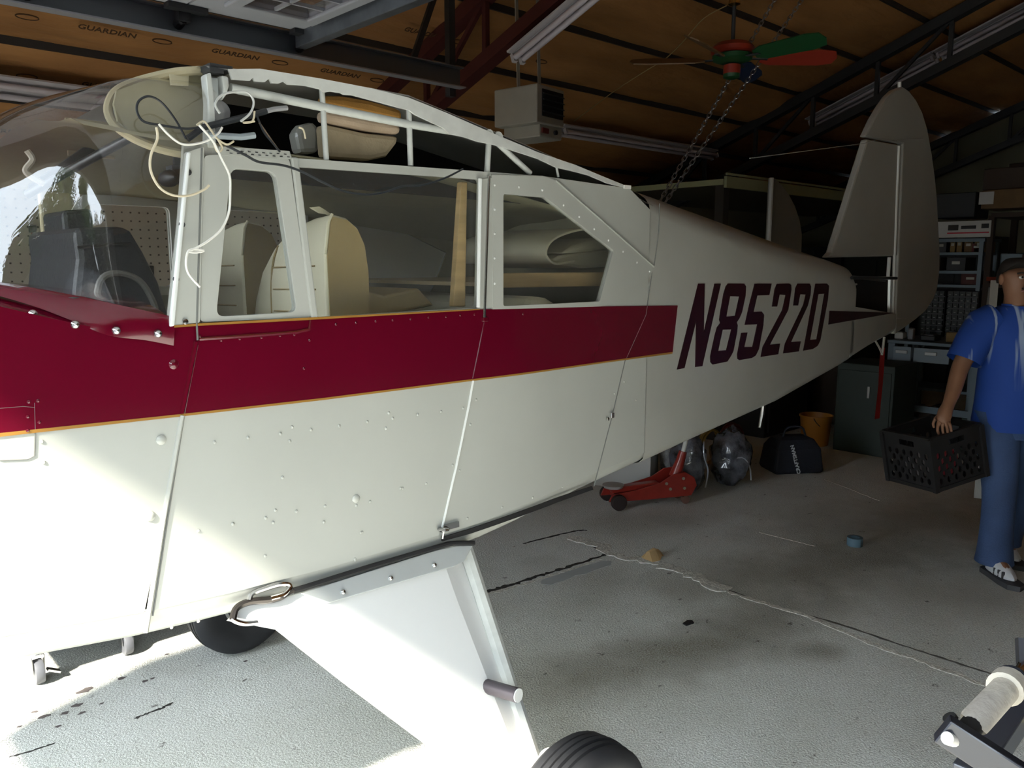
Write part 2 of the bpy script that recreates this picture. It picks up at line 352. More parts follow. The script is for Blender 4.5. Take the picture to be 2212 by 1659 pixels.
# roof deck, then kraft-faced batts hanging below it, each one its own piece
rd = MB()
for s_ in (1, -1):
    rd.add([(X0-.3, s_*(YW+.3), zr(YW+.3)+.10), (X1+.3, s_*(YW+.3), zr(YW+.3)+.10), (X1+.3, 0, zr(0)+.10), (X0-.3, 0, zr(0)+.10),
            (X0-.3, s_*(YW+.3), zr(YW+.3)+.16), (X1+.3, s_*(YW+.3), zr(YW+.3)+.16), (X1+.3, 0, zr(0)+.16), (X0-.3, 0, zr(0)+.16)], [(0,1,2,3),(7,6,5,4),(0,4,5,1),(1,5,6,2),(2,6,7,3),(3,7,4,0)])
roof = struct(rd.build('ceiling', dsteel))
printm = mat('dark_print', (0.075, 0.035, 0.014), 0.8)
edges = [6.59, 6.03] + [5.43-.6*k for k in range(10)]; edges += [-y for y in reversed(edges)]
from mathutils import noise as mnoise
for bi, (ya, yb) in enumerate(zip(edges, edges[1:])):
    nx, ny = (90, 8) if yb > 0 else (20, 4); rings = []
    for i in range(nx+1):
        x = X0 + (X1-X0)*i/nx; row = []
        for j in range(ny+1):
            t = j/ny; y = ya + (yb-ya)*t; wob = mnoise.noise(Vector((x*1.4, y*1.7, bi*3.1)))*0.045 + mnoise.noise(Vector((x*4.2, y*5.0, bi)))*0.022
            sag = 0.060*(1-(2*t-1)**4) + wob*(1-(2*t-1)**6)
            edge = mnoise.noise(Vector((x*1.1, bi*7.7, 0)))*0.018*(1 if 0 < j < ny else 0.6)
            row.append(Vector((x, y+edge, zr(y) + 0.055 - sag)))
        rings.append(row)
    mb = MB(); mb.loft(rings, ring_closed=False)
    o = mb.build('insulation_batt', kraft, roof, smooth=True)
# print on the kraft facing (letters follow the slope)
slope = Vector((0, -1, 0.37)).normalized()
for (yy, xs, txt, sz) in [(5.06, (0.9, 1.6, 2.35, 3.1), 'GUARDIAN', .06), (5.60, (1.0, 1.75, 2.5), 'GUARDIAN', .06), (6.25, (1.3, 2.1, 2.9), 'GUARDIAN', .07), (4.5, (3.4, 4.2), 'GUARDIAN', .06)]:
    for k, x in enumerate(xs):
        text_on('facing_print', txt, sz, printm, roof, (x, yy, zr(yy)-0.055), (1,0,0), slope, 1.0, 0.001, 0.001)
        el = [Vector((x+.30+.055*math.cos(a), yy, zr(yy)-.056)) + slope*.022*math.sin(a) for a in [2*PI*q/16 for q in range(16)]]
        MB().tube(el, .0035, 4, closed=True).build('facing_logo', printm, roof)

# steel rafters
oxide = mat('red_oxide_steel', (0.085, 0.018, 0.016), 0.55, var=0.2, vscale=6)
def truss(x, label, m):
    t = thing('roof_truss', (x, 0, 2.0), label, 'truss', group='steel roof trusses')
    for s_ in (1, -1):
        MB().bar((x, s_*6.5, zr(6.5)-.06), (x, 0, zr(0)-.06), .10, .09).build('top_chord', m, t)
        MB().bar((x, s_*6.5, zr(6.5)-.46), (x, 0, zr(0)-.46), .10, .08).build('bottom_chord', m, t)
    y = 5.9; k = 0
    while y > -0.2:
        MB().bar((x, y, zr(y)-.44), (x, y, zr(y)-.08), .035, .035, (1,0,0)).build('web_post', m, t)
        if k % 2 == 0: MB().bar((x, y, zr(y)-.44), (x, y-.62, zr(y-.62)-.08), .03, .03, (1,0,0)).build('web_diagonal', m, t)
        y -= 0.62; k += 1
    return t
truss(3.54, 'red oxide steel roof truss nearest the open overhead door', oxide)
truss(7.85, 'dark steel roof truss above the tail fin', dsteel)
truss(11.8, 'dark steel roof truss against the back gable wall', dsteel)
pk = 0
for pi_, y in enumerate(edges[1:11]):
    tag(MB().bar((X0+.02, y, zr(y)+.035), (X1-.02, y, zr(y)+.035), .018, .05).build('roof_purlin', mat('purlin_steel', (0.035,0.032,0.03), 0.6)), 'dark steel roof purlin on a seam of the brown insulation, '+['nearest the far wall','second','third','fourth','fifth','sixth','seventh','eighth','ninth','tenth'][pi_]+('' if pi_ == 0 else ' from the far wall'), 'purlin', 'roof purlins')
    pk += 1
MB()
# stowed overhead door and its track
dwhite = mat('white_door_enamel', (0.60, 0.62, 0.66), 0.5, var=0.05)
ZD = 2.70
od = thing('overhead_door', (0.9, 1.0, ZD), 'white sectional overhead door stowed open under the roof', 'garage door')
XS = [-0.25, 0.29, 0.83, 1.38, 1.925]
for a, b in zip(XS, XS[1:]):
    if b < 1.9: MB().box(((a+b)/2, (DOOR_Y0+3.42)/2, ZD+.022), (b-a-.008, 3.42-DOOR_Y0, .044)).build('door_section', dwhite, od, bevel=.004)
    else:
        hl = [[(b-.10, y0), (b-.10, y0+.40), (a+.14, y0+.40), (a+.14, y0)] for y0 in (2.82, 1.85, .9, -.1)]
        MB().sheet([(a+.004, DOOR_Y0), (b, DOOR_Y0), (b, 3.42), (a+.004, 3.42)], hl, lambda u, v: (u, v, ZD), (0,0,.044)).build('door_section', dwhite, od)
        for y0 in (2.82, 1.85, .9, -.1):
            xa, xb = a+.14, b-.10
            MB().sheet([(xa-.045,y0-.045),(xb+.045,y0-.045),(xb+.045,y0+.445),(xa-.045,y0+.445)], [[(xa+.01,y0+.01),(xb-.01,y0+.01),(xb-.01,y0+.39),(xa+.01,y0+.39)]], lambda u, v: (u, v, ZD-.018), (0,0,.018)).build('window_frame', dwhite, od, bevel=.006)
            for q in (1, 2): MB().box(((xa+xb)/2, y0+.4*q/3, ZD+.004), (xb-xa, .012, .014)).build('muntin', dwhite, od)
            MB().box(((xa+xb)/2, y0+.2, ZD+.004), (.012, .4, .014)).build('muntin', dwhite, od)
            MB().box(((xa+xb)/2, y0+.2, ZD+.02), (xb-xa, .4, .004)).build('pane', pane, od)
MB().bar((1.915, DOOR_Y0, ZD-.03), (1.915, 3.46, ZD-.03), .05, .07).build('strut', steel, od, bevel=.004)
for x in XS[1:]:
    MB().box((x, 3.40, ZD-.012), (.16, .05, .02)).box((x, 3.44, ZD-.03), (.05, .05, .05)).build('hinge', dsteel, od)
    MB().tube([(x, 3.44, ZD-.04), (x, 3.50, ZD-.055)], .022, 10).build('roller', dsteel, od)
tk = thing('door_track', (1.2, 3.50, 2.55), 'grey steel door track hanging level along the insulated roof', 'door track')
MB().box((1.25, 3.495, 2.650), (3.25, .006, .105)).build('web', mat('dark_galvanised', (0.16,0.18,0.20), 0.45, metal=0.6), tk)
MB().box((1.25, 3.467, 2.600), (3.25, .055, .006)).build('lower_flange', mat('bright_galvanised', (0.45,0.46,0.50), 0.4, metal=0.6), tk)
MB().box((1.25, 3.475, 2.702), (3.25, .035, .006)).build('upper_flange', steel, tk)
for x in (0.35, 2.84):
    MB().bar((x, 3.53, 2.56), (x, 3.53, zr(3.53)-.1), .04, .04, (1,0,0)).build('hanger', dsteel, tk)
    MB().bar((x, 3.53, zr(3.53)-.3), (x-.28, 3.53, 2.63), .03, .02, (0,1,0)).build('hanger_brace', dsteel, tk)
# lighting tubes (unlit)
tubew = mat('unlit_fluorescent_tube', (0.62, 0.56, 0.60), 0.35); fixw = mat('white_fixture_enamel', (0.58, 0.55, 0.57), 0.45)
def fixture(a, b, label, wide=.10, drop=.03, side=(1,0,0)):
    a, b = Vector(a), Vector(b); d = (b-a).normalized(); sdv = Vector(side); dn = d.cross(sdv); dn = dn if dn.z < 0 else -dn
    t = thing('fluorescent_fixture', (a+b)/2, label, 'light fixture', group='unlit fluorescent fixtures')
    MB().bar(a, b, wide*.45, .05, dn).build('housing', fixw, t, bevel=.004)
    MB().bar(a+dn*.012, b+dn*.012, wide*1.25, .012, dn).build('reflector', fixw, t)
    for s_ in (-1, 1):
        o = dn*(.028+drop) + sdv*(s_*wide*.33)
        MB().tube([a+o+d*.03, b+o-d*.03], .018, 12).build('tube', tubew, t, smooth=True)
        for e, q in ((a, 1), (b, -1)): MB().bar(e+o+d*q*.005, e+o+d*q*.028, .03, .05, dn).build('lamp_holder', fixw, t)
    return t
def rp(px, py, dz):                                         # picture point on a plane dz below the roof slope
    return PL(px, py, (0, 0, zr(0)-dz), (0, 0.37, 1))
a = rp(1110, 112, .56)
fixture((a.x, a.y, zr(a.y)-.56), (a.x, a.y-1.22, zr(a.y-1.22)-.56), 'bright twin-tube fluorescent fixture under the red truss above the heater')
a = rp(1210, 268, .08); fixture((a.x, a.y, zr(a.y)-.1), (a.x+2.44, a.y, zr(a.y)-.1), 'long fluorescent fixture running past the unit heater towards the back wall', side=(0,1,-.37))
a = rp(60, 187, .10); fixture((0.0, a.y, zr(a.y)-.10), (2.44, a.y, zr(a.y)-.10), 'white fluorescent fixture seen above the windshield at upper left', .17, .02, side=(0,1,-.37))
a = rp(1750, 258, .10)
for k in range(2): fixture((a.x, a.y-1.24*k, zr(a.y-1.24*k)-.10), (a.x, a.y-1.24*k-1.22, zr(a.y-1.24*k-1.22)-.10), ['fluorescent fixture behind the dark truss, left of the fin tip', 'fluorescent fixture behind the dark truss, at the upper right corner'][k], .2)
# ================================================================== the aeroplane
air = thing('airplane', (1.42, YC, 0), 'cream and maroon high-wing light aeroplane without wings, N8522D on the flank', 'airplane')
ZB = [(-.6,.99),(.25,.90),(.54,.865),(.73,.853),(1.0,.845),(1.48,.848),(1.9,.885),(2.05,.897),(2.8,.940),(3.7,.985),(4.6,1.075),(5.3,1.165),(5.7,1.215)]
ZT = [(2.2,1.985),(2.4,1.975),(2.6,1.955),(3.0,1.905),(3.44,1.845),(4.0,1.765),(4.5,1.70),(5.7,1.52)]
ZL = [(2.2,1.90),(2.4,1.86),(2.8,1.78),(3.4,1.68),(4.0,1.61),(4.8,1.52),(5.7,1.42)]
zb = lambda x: interp(ZB, x)
# aft fuselage: a closed loft
def section(x, zt, zl, z0, nt=8):
    hw = YC-ys(x); rc = min(.05, hw*.5); L = []
    for k in range(4): a = PI*1.5 - (PI/2)*k/3; L.append((-hw+rc+rc*math.cos(a), z0+rc+rc*math.sin(a)))
    for k in range(5): L.append((-hw, z0+rc + (zl-z0-rc)*(k+1)/5))
    for k in range(1, nt+1):
        a = PI/2*k/nt; L.append((-hw*math.cos(a)**0.75 if k < nt else 0, zl+(zt-zl)*math.sin(a)**0.9))
    R = [(-y, z) for y, z in reversed(L[:-1])]
    return [Vector((x, YC+y, z)) for y, z in L+R]
xs_ = [2.395]+[2.40+.1175*k for k in range(20)] + [4.72]
rings = [section(x, interp(ZT,x), interp(ZL,x), zb(x)) for x in xs_]
rings.append(section(4.77, interp(ZT,4.77)-.035, interp(ZL,4.77)-.03, zb(4.77)))
MB().loft(rings, cap=False).build('aft_fuselage', paint2, air, smooth=True)
# lower tail cone below the open stabiliser bay
top_tail = lambda x: interp([(4.72, S(1826,664).z), (5.7, S(1924,682).z)], x)
rings = []
for k in range(9):
    x = 4.72+.115*k; hw = max(YC-ys(x), .03); z0, z1 = zb(x), top_tail(x)
    rings.append([Vector((x, YC+y*hw, z)) for y, z in ((-1,z1),(-1,z0+.03),(-.6,z0),(.6,z0),(1,z0+.03),(1,z1))])
MB().loft(rings).build('tail_cone', paint2, air)
# belly of cabin and nose
rings = []
for k in range(25):
    x = -.6+3.015*k/24; hw = YC-ys(x); z0 = zb(x)
    rings.append([Vector((x, YC+a*1.0, z)) for a, z in [(-hw,z0+.075),(-hw+.006,z0+.045),(-hw+.022,z0+.018),(-hw+.05,z0),(hw-.05,z0),(hw-.022,z0+.018),(hw-.006,z0+.045),(hw,z0+.075)]])
MB().loft(rings, ring_closed=False).build('belly_skin', paint, air, smooth=True)
P2 = lambda px, py: (lambda p: (p.x, p.z))(S(px, py))
flank = lambda off: (lambda u, v: (u, ys(u)-off, v))
def rounded(poly, r, n=4):
    out = []; N = len(poly)
    for i in range(N):
        p = Vector(poly[i]); a = Vector(poly[i-1])-p; b = Vector(poly[(i+1) % N])-p; q = min(r, a.length*.4, b.length*.4)
        A = p+a.normalized()*q; B = p+b.normalized()*q
        for k in range(n+1):
            t = k/n; out.append(tuple(A*(1-t)**2 + p*2*t*(1-t) + B*t*t))
    return out
# nose side (boot cowl) up to the slanting seam
seam = [P2(*p) for p in [(424,735),(392,900),(352,1130),(315,1366)]]
belly_pt = lambda x: (x, zb(x)+.07)
nose_top = [(-.6,1.50),(-.2,1.55),(.10,1.565),(.28,1.560),(.42,1.545)]
npoly = [(-.6, zb(-.6)+.07), (-.2, zb(-.2)+.07), (.25, zb(.25)+.07), belly_pt(seam[-1][0])] + list(reversed(seam[:-1])) + [P2(360,728)] + list(reversed(nose_top))
MB().sheet(npoly, [], flank(0), (0,.006,0)).build('nose_side_panel', paint, air)
# cowl top, rounded over
rings = []
for x in [-.6,-.4,-.2,0,.1,.2,.3,.4,.5,.6,.66]:
    z0 = interp(nose_top+[(.56,1.535),(.66,1.515)], x); zc = interp([(-.6,1.60),(.1,1.655),(.33,1.650),(.66,1.60)], x)
    rings.append([Vector((x, YC+s_*(.53-.53*(1-math.cos(a))*0.9 if True else 0), z0+(zc-z0)*math.sin(a))) for s_, a in [(-1,PI/2*k/8) for k in range(9)] + [(1,PI/2*k/8) for k in range(7,-1,-1)]])
MB().loft(rings, ring_closed=False).build('cowl_top', maroon, air, smooth=True)
# right-hand nose side
MB().sheet([(-.6,zb(-.6)+.07),(.6,zb(.6)+.07),(.62,1.52),(.42,1.545),(.1,1.565),(-.6,1.5)], [], lambda u,v: (u, 2*YC-ys(u), v), (0,-.006,0)).build('nose_side_panel', paint, air)
MB().box((-.58, YC, 1.27), (.02, 1.04, .6)).build('firewall', alu, air)
# cabin flank with its window openings
win_vent = rounded([P2(*p) for p in [(496,364),(592,372),(638,674),(464,684)]], .02)
win_big  = rounded([P2(*p) for p in [(632,360),(1036,388),(1030,664),(671,686)]], .012)
win_qtr  = rounded([P2(*p) for p in [(1085,419),(1176,427),(1323,541),(1293,651),(1085,661)]], .008)
XR = 2.40
cab_top = [P2(*p) for p in [(397,312),(432,310),(478,316),(622,326),(632,341),(1048,371),(1170,380),(1240,390),(1360,407)]]
cab = cab_top + [(XR, 1.865)] + [(XR, zb(XR)+.05), (2.05, zb(2.05)+.055), (1.9, zb(1.9)+.06), (1.48, zb(1.48)+.07), (1.0, zb(1.0)+.07), (.73, zb(.73)+.07), belly_pt(seam[-1][0])] + list(reversed(seam)) + [P2(358,706), P2(364,690), P2(386,480)]
MB().sheet(cab, [win_vent, win_big, win_qtr], flank(0), (0,.012,0), grid=.04).build('cabin_side_panel', paint, air)
# opposite flank, mirrored
mir = lambda u, v: (u, 2*YC-ys(u), v)
fvent = rounded([(.62,1.60),(.78,1.86),(1.03,1.86),(1.03,1.60)], .02)
fwin = rounded([(1.09,1.60),(1.09,1.86),(1.50,1.86),(1.50,1.60)], .02)
fqtr = [P2(*p) for p in [(1085,419),(1176,427),(1323,541),(1293,651),(1085,661)]]
MB().sheet([(.60,.93),(2.4,zb(2.4)+.05),(2.4,1.86),(2.0,1.93),(.86,1.96),(.66,1.56)], [fvent, fwin, fqtr], mir, (0,-.012,0), grid=.2).build('cabin_side_panel', paint, air)
MB().sheet(fqtr, [], lambda u,v: (u, 2*YC-ys(u)-.004, v), (0,-.003,0)).build('backlit_window_fill', greyp, air)  # pale panel stands in for light through the far quarter window
for nm, h in (('far_vent_frame', fvent), ('far_window_frame', fwin)):
    cx = sum(p[0] for p in h)/len(h); cz = sum(p[1] for p in h)/len(h)
    big = [(cx+(p[0]-cx)*1.18, cz+(p[1]-cz)*1.22) for p in h]
    MB().sheet(big, [h], lambda u,v: (u, 2*YC-ys(u)-.030, v), (0,.012,0)).build('window_frame', mat('white_frame_paint', (.74,.74,.70), .4), air)
# raised frames on the near flank
def frame(outer_px, hole, off, name, m=paint, r=.012, bev=.003):
    return MB().sheet(rounded([P2(*p) for p in outer_px], r), [hole] if hole else [], flank(off), (0,off-.0005,0)).build(name, m, air, bevel=bev)
vf = frame([(437,336),(470,334),(622,342),(669,686),(429,696)], win_vent, .008, 'vent_window_frame')
MB().sheet([P2(*p) for p in [(470,317),(622,327),(626,345),(468,336)]], [], flank(.010), (0,.009,0)).build('piano_hinge', paint, vf, bevel=.002)
for k in range(9):
    for j in range(2):
        c = S(492+15.5*k+7*j, 325.0+1.0*k+6*j, .0105)
        MB().box(c, (.006, .002, .0018)).build('hinge_slot', dsteel, vf)
MB().sheet([P2(*p) for p in [(624,340),(640,341),(683,688),(668,690)]], [], flank(.012), (0,.011,0)).build('door_pillar', paint, air, bevel=.004)
frame([(397,330),(436,318),(427,696),(359,704)], None, .012, 'windshield_post', r=.004, bev=.004)
MB().sheet([P2(*p) for p in [(398,330),(405,330),(370,703),(359,705)]], [], flank(.020), (0,.02,0)).build('post_edge', mat('bright_edge_paint', (.78,.8,.78), .35), air, bevel=.003)
frame([(1036,388),(1084,380),(1084,664),(1033,666)], None, .004, 'rear_pillar', r=.003, bev=.0015)
MB().tube([S(1037,386,.010), S(1033,664,.010)], .006, 8).build('pillar_trim', mat('bright_edge_paint', (.78,.8,.78), .35), air, smooth=True)
MB().tube([S(1056,380,.004), S(1046,692,.004)], .004, 8).build('hinge_rod', screwm, air, smooth=True)
MB().sheet([P2(*p) for p in [(1060,378),(1170,380),(1205,392),(1412,574),(1406,590),(1330,655),(1296,662),(1062,668)]], [win_qtr], flank(.005), (0,.0045,0), grid=.05).build('door_window_surround', paint, air, bevel=.0015)
MB().tube([S(*p, .004) for p in [(1200,390),(1300,477),(1412,576)]], .0035, 6).build('door_seam', paint, air, smooth=True)
MB().sheet([P2(*p) for p in [(1035,390),(1022,390),(1004,664),(1030,664)]], [], lambda u,v: (u, ys(u)+.05, v), (0,.02,0)).build('door_post_trim', wood, air, bevel=.003)
# glass
for nm, h, o in (('vent_window_pane', win_vent, .004), ('side_window_pane', win_big, .006), ('quarter_window_pane', win_qtr, .006)):
    MB().sheet(h, [], lambda u,v: (u, ys(u)+o, v), (0,.002,0)).build(nm, pane, air)
# seams: thin raised beads and narrow gaps
def bead(px, r, m, name='seam', off=.001, n=6): return MB().tube([S(*p, off) for p in px], r, n).build(name, m, air, smooth=True)
bead([(424,738),(410,810),(393,893)], .0050, maroon, 'cowl_flange', .003)
bead([(393,897),(352,1130),(315,1366)], .0055, paint, 'cowl_flange', .001)
bead([(427,745),(398,895),(362,1120),(330,1330)], .0018, seamm)
bead([(1047,695),(1034,760),(1022,818)], .0032, maroon, 'hinge_line', .003)
bead([(1022,822),(1012,880),(985,1010),(955,1140)], .0036, mat('bright_edge_paint', (.78,.8,.78), .35), 'hinge_line', .002)
bead([(1410,578),(1395,680),(1350,780),(1322,900),(1283,1050)], .0020, seamm)
bead([(1425,440),(1423,500),(1413,575)], .0020, seamm)
bead([(436,320),(425,700),(427,735)], .0022, seamm, 'seam', .012)
bead([(0,995),(60,992),(74,985),(76,940),(74,870)], .0014, seamm); bead([(0,882),(50,878),(74,880)], .0014, seamm)
bead([(430,733),(520,727),(640,718),(668,712),(672,690)], .004, maroon, 'sill_bead', .003)
# colour trim: stripe panels a paint-film proud of the skin
def film(px, m, name, off=.0022, grid=.04, par=air, holes=()): return MB().sheet([P2(*p) for p in px], [[P2(*p) for p in h] for h in holes], flank(off), (0,off-.0003,0), grid=grid).build(name, m, par)
stripe_bot = [(1452,760),(1300,781),(1000,821),(700,859),(400,893),(0,937)]
film([(-160,640),(0,662),(120,690),(250,716),(356,729),(358,707),(424,702),(670,689),(1046,668),(1200,663),(1463,660)] + stripe_bot + [(-160,954)], maroon, 'maroon_stripe')
film([(-160,952),(0,935)] + list(reversed(stripe_bot[:-1])) + [(1451,764)] + [(x,y+6-5*(x/1452)*.6) for x,y in stripe_bot[1:]] + [(-160,960)], gold, 'gold_pinstripe', .0028)
film([(358,703),(424,698),(670,685),(1030,667),(1030,669),(670,690),(424,703),(358,708)], gold, 'gold_pinstripe', .0132)
film([(1440+x/4.2538, 580+y/4.2538) for x, y in [(1495,388),(2080,406),(2080,410),(1485,515)]], letterm, 'tail_stripe')
LET = {
 'N': ([(92,928),(287,140),(347,140),(338,595),(437,140),(495,140),(325,897),(260,905),(268,482),(160,915)], []),
 '8': ([(560,140),(710,140),(727,165),(722,250),(690,400),(665,460),(640,495),(650,520),(645,580),(610,760),(590,800),(555,855),(420,882),(400,860),(397,810),(440,610),(460,540),(490,500),(480,470),(490,400),(520,230),(540,165)],
       [[(580,255),(664,258),(625,435),(545,443)],[(512,562),(592,560),(545,750),(470,758)]]),
 '5': ([(805,140),(962,140),(940,245),(830,248),(795,400),(870,395),(893,425),(885,520),(845,740),(815,800),(780,822),(665,842),(648,830),(645,790),(683,592),(740,588),(710,722),(785,720),(830,512),(715,518),(755,340)], []),
 '2': ([(1010,142),(1120,138),(1142,150),(1145,190),(1115,380),(945,700),(1040,690),(1022,788),(862,812),(880,720),(1060,380),(1090,245),(1035,240),(1012,350),(965,350),(990,190)], []),
 '2b':([(1200,140),(1310,138),(1325,165),(1320,240),(1295,340),(1140,675),(1230,668),(1212,762),(1068,780),(1085,690),(1255,330),(1275,240),(1225,237),(1205,340),(1162,340),(1180,180)], []),
 'D': ([(1365,140),(1470,138),(1490,160),(1480,280),(1410,660),(1385,710),(1340,740),(1253,755)], [[(1392,235),(1448,232),(1375,650),(1315,657)]])}
for k, (o_, hs) in LET.items():
    cv = lambda L: [(1440+x/4.2538, 580+y/4.2538) for x, y in L]
    film(cv(o_), letterm, 'registration_letter', .0025, .06, air, [cv(h) for h in hs])
# rivets and screws
riv = MB()
def c7(L): return [(x/2.076, 860+y/2.076) for x, y in L]
def c5(L): return [(640+x/2.765, 380+y/2.765) for x, y in L]
rp_ = c7([(1310,130),(1258,160),(1395,142),(1300,193),(1522,125),(1648,107),(1113,178),(962,198),(1267,356),(1236,503),(1330,508),(1192,537),(1225,558),(1045,565),(890,595),(1458,485),(1190,708),(1585,455),(1660,465),(1620,603),(1592,722),(795,218),(195,288),(187,195),(1490,970),(890,1000),(770,1028)])
rp_ += c5([(553,1415),(577,1448),(426,1470),(258,1493),(87,1515),(535,1507),(725,1427),(866,1408),(998,1388),(1075,1338),(1040,1485),(1900,1300),(1960,1230),(2030,1340)])
rp_ += [(978,1005),(993,1017),(1085,1096),(1010,1120),(1151,1075),(1215,1053),(700,1128),(770,1092),(866,1055),(921,1045),(782,1150),(768,1210),(870,1055)]
for p in rp_: riv.ball(S(*p, .001), .0042, 6, 4, (1,.6,1))
tag(riv.build('rivets', paint, air, smooth=True), kind='stuff')
riv = MB()
for p in c5([(1185,55),(1185,200),(1185,345),(1185,492),(1185,643),(1330,67),(1470,85),(1597,175),(1690,245),(1780,317),(1865,385),(1952,452),(2035,517),(2110,570)]): riv.ball(S(*p, .006), .0038, 6, 4, (1,.6,1))
tag(riv.build('frame_rivets', mat('bright_edge_paint', (.78,.8,.78), .35), air, smooth=True), kind='stuff')
riv = MB()
for p in c5([(238,888),(358,878),(475,868),(577,862),(683,855),(790,845),(895,842),(980,832),(1065,828),(1355,825)]) + [(432,727),(478,735),(518,732),(565,729),(605,725),(636,723),(669,735),(657,796),(62,868),(82,866),(60,900),(85,912),(60,930)]: riv.ball(S(*p, .003), .0035, 6, 4, (1,.6,1))
tag(riv.build('stripe_rivets', maroon, air, smooth=True), kind='stuff')
for p, m_ in [((375,787),maroon),((348,950),paint),((324,1115),paint),((769,1077),paint)]:
    c = S(*p); MB().lathe([(.001,0),(.011,0),(.011,-.002),(.008,-.005),(.001,-.006)], c, 'Y', 12).build('fastener', m_, air, smooth=True)
for p in [(407,372),(393,485),(380,603),(400,695)]:
    MB().lathe([(.001,0),(.007,0),(.006,-.003),(.001,-.004)], S(*p, .013), 'Y', 10).build('post_screw', screwm if p[1] > 690 else dsteel, air, smooth=True)
# door latch, door-hinge tab, rubber lines
MB().box(S(1048,690,.004), (.020,.010,.014)).build('hinge_tab', maroon, air, bevel=.003)
MB().box(S(1322,897,.006), (.016,.012,.020)).box(S(1313,905,.005), (.012,.008,.012)).build('door_latch', chrome, air, bevel=.003)
h = S(958,1143,.012); MB().lathe([(.001,-.004),(.016,-.004),(.018,0),(.014,.004),(.001,.005)], h, 'Z', 14).box(S(974,1136,.006), (.055,.008,.016)).tube([S(959,1138,.012),S(955,1163,.008)], .004, 6).build('door_hinge', screwm, air, smooth=True)
film([(953,1160),(1010,1143),(1100,1112),(1200,1075),(1277,1050),(1279,1057),(1200,1085),(1100,1122),(1010,1153),(953,1168)], blackr, 'rubber_seal', .006)
# ------------------------------------------------------------------ windshield
base = [Vector(p) for p in [(.635,1.735,1.555),(.580,1.737,1.570),(.525,1.748,1.585),(.475,1.785,1.600),(.415,1.83,1.615),(.34,1.91,1.632),(.275,2.05,1.645),(.255,YC,1.65)]]
topc = [Vector(p) for p in [(.775,1.735,2.00),(.765,1.75,2.04),(.755,1.79,2.062),(.745,1.85,2.075),(.735,1.93,2.085),(.725,2.04,2.095),(.72,2.15,2.105),(.715,YC,2.11)]]
base += [Vector((p.x, 2*YC-p.y, p.z)) for p in reversed(base[:-1])]; topc += [Vector((p.x, 2*YC-p.y, p.z)) for p in reversed(topc[:-1])]
rows = []
for k in range(17):
    t = k/16; rows.append([])
    for i, (a, b) in enumerate(zip(base, topc)):
        q = (0,.55,.85,1,1,1,1,1)[7-abs(i-7)]; c = ((a+b)/2).lerp(Vector(((.40,.40,.39,.37,.35,.325,.285,.27)[7-abs(i-7)], (a.y+b.y)/2, (2.085,2.085,2.085,2.085,2.075,2.06,2.045,2.04)[7-abs(i-7)])), q)
        rows[-1].append(a*(1-t)**2 + c*2*t*(1-t) + b*t*t)
rows = [smoothpath(r, 3) for r in rows]
MB().loft(rows, ring_closed=False).build('windshield', wpane, air, smooth=True)
WS = rows
# maroon base fairing with screws
def cowl_z(x, y):
    z0 = interp(nose_top+[(.56,1.535),(.66,1.515)], x); zc = interp([(-.6,1.60),(.1,1.655),(.33,1.650),(.66,1.60)], x)
    ca = max(0, min(1, 1-(abs(YC-y)*-1+.53)/.477)); return z0+(zc-z0)*math.sqrt(1-ca*ca)
lo = []
for i, a in enumerate(base):
    t_ = base[min(i+1,14)]-base[max(i-1,0)]; n_ = Vector((t_.y, -t_.x, 0)).normalized(); n_ = n_ if n_.x < .01 or abs(n_.y) > .99 else -n_
    if n_.x > 0: n_ = -n_
    if i in (0,1): n_ = Vector((0,-1,0))
    if i in (13,14): n_ = Vector((0,1,0))
    q_ = a + n_*.045
    if q_.y < 1.733: q_ = Vector((q_.x, 1.732, a.z-.05))
    elif q_.y > 2*YC-1.733: q_ = Vector((q_.x, 2*YC-1.732, a.z-.05))
    else: q_ = Vector((q_.x, q_.y, cowl_z(q_.x, q_.y)+.006))
    lo.append(q_)
up_ = [a + Vector((0, -.004 if i < 7 else .004, .012)) for i, a in enumerate(base)]
mid = [(a+b)/2 + Vector((0, -.010 if i < 8 else .010, .004)) for i, (a,b) in enumerate(zip(up_, lo))]
inn = [a + Vector((0, .012 if i < 7 else -.012, -.004)) for i, a in enumerate(up_)]
fair = MB().loft([smoothpath(q, 4) for q in (lo, mid, up_, inn)], ring_closed=False).build('windshield_fairing', maroon, air, smooth=True)
for p, yq in [((72,678),1.765),((163,701),1.735),((252,714),1.724),((342,721),1.722)]:
    c = OY(*p, yq); MB().lathe([(.001,.006),(.0085,.004),(.0085,0),(.006,-.005),(.001,-.007)], c, 'Y', 12).build('screw', screwm, air, smooth=True)
# ------------------------------------------------------------------ roof, its torn left edge, the open wing root
rings = []
RE = [(.62,2.075),(.77,2.088),(1.0,2.098),(1.26,2.098),(1.56,2.040),(1.88,1.985),(2.16,1.935),(2.30,1.905),(2.42,1.88)]
xs_ = [.745+.1047*k for k in range(17)]
for x in xs_:
    ze = interp(RE, x); zc = min(ze+.022, interp([(.6,2.165),(1.3,2.165),(2.0,2.065),(2.42,1.985)], x)); hw = YC-ys(x)
    rings.append([Vector((x, YC+hw*math.sin(a)*-1, ze+(zc-ze)*max(0, math.cos(a))**.8)) for a in [PI/2-PI*k/16 for k in range(17)]])
MB().loft(rings, ring_closed=False).build('roof_skin', paint2, air, smooth=True)
rnd = random.Random(5)
tp = [(492,150),(560,149),(690,170),(800,191),(880,211),(960,243),(1070,291),(1160,329),(1240,356),(1300,381),(1362,406)]
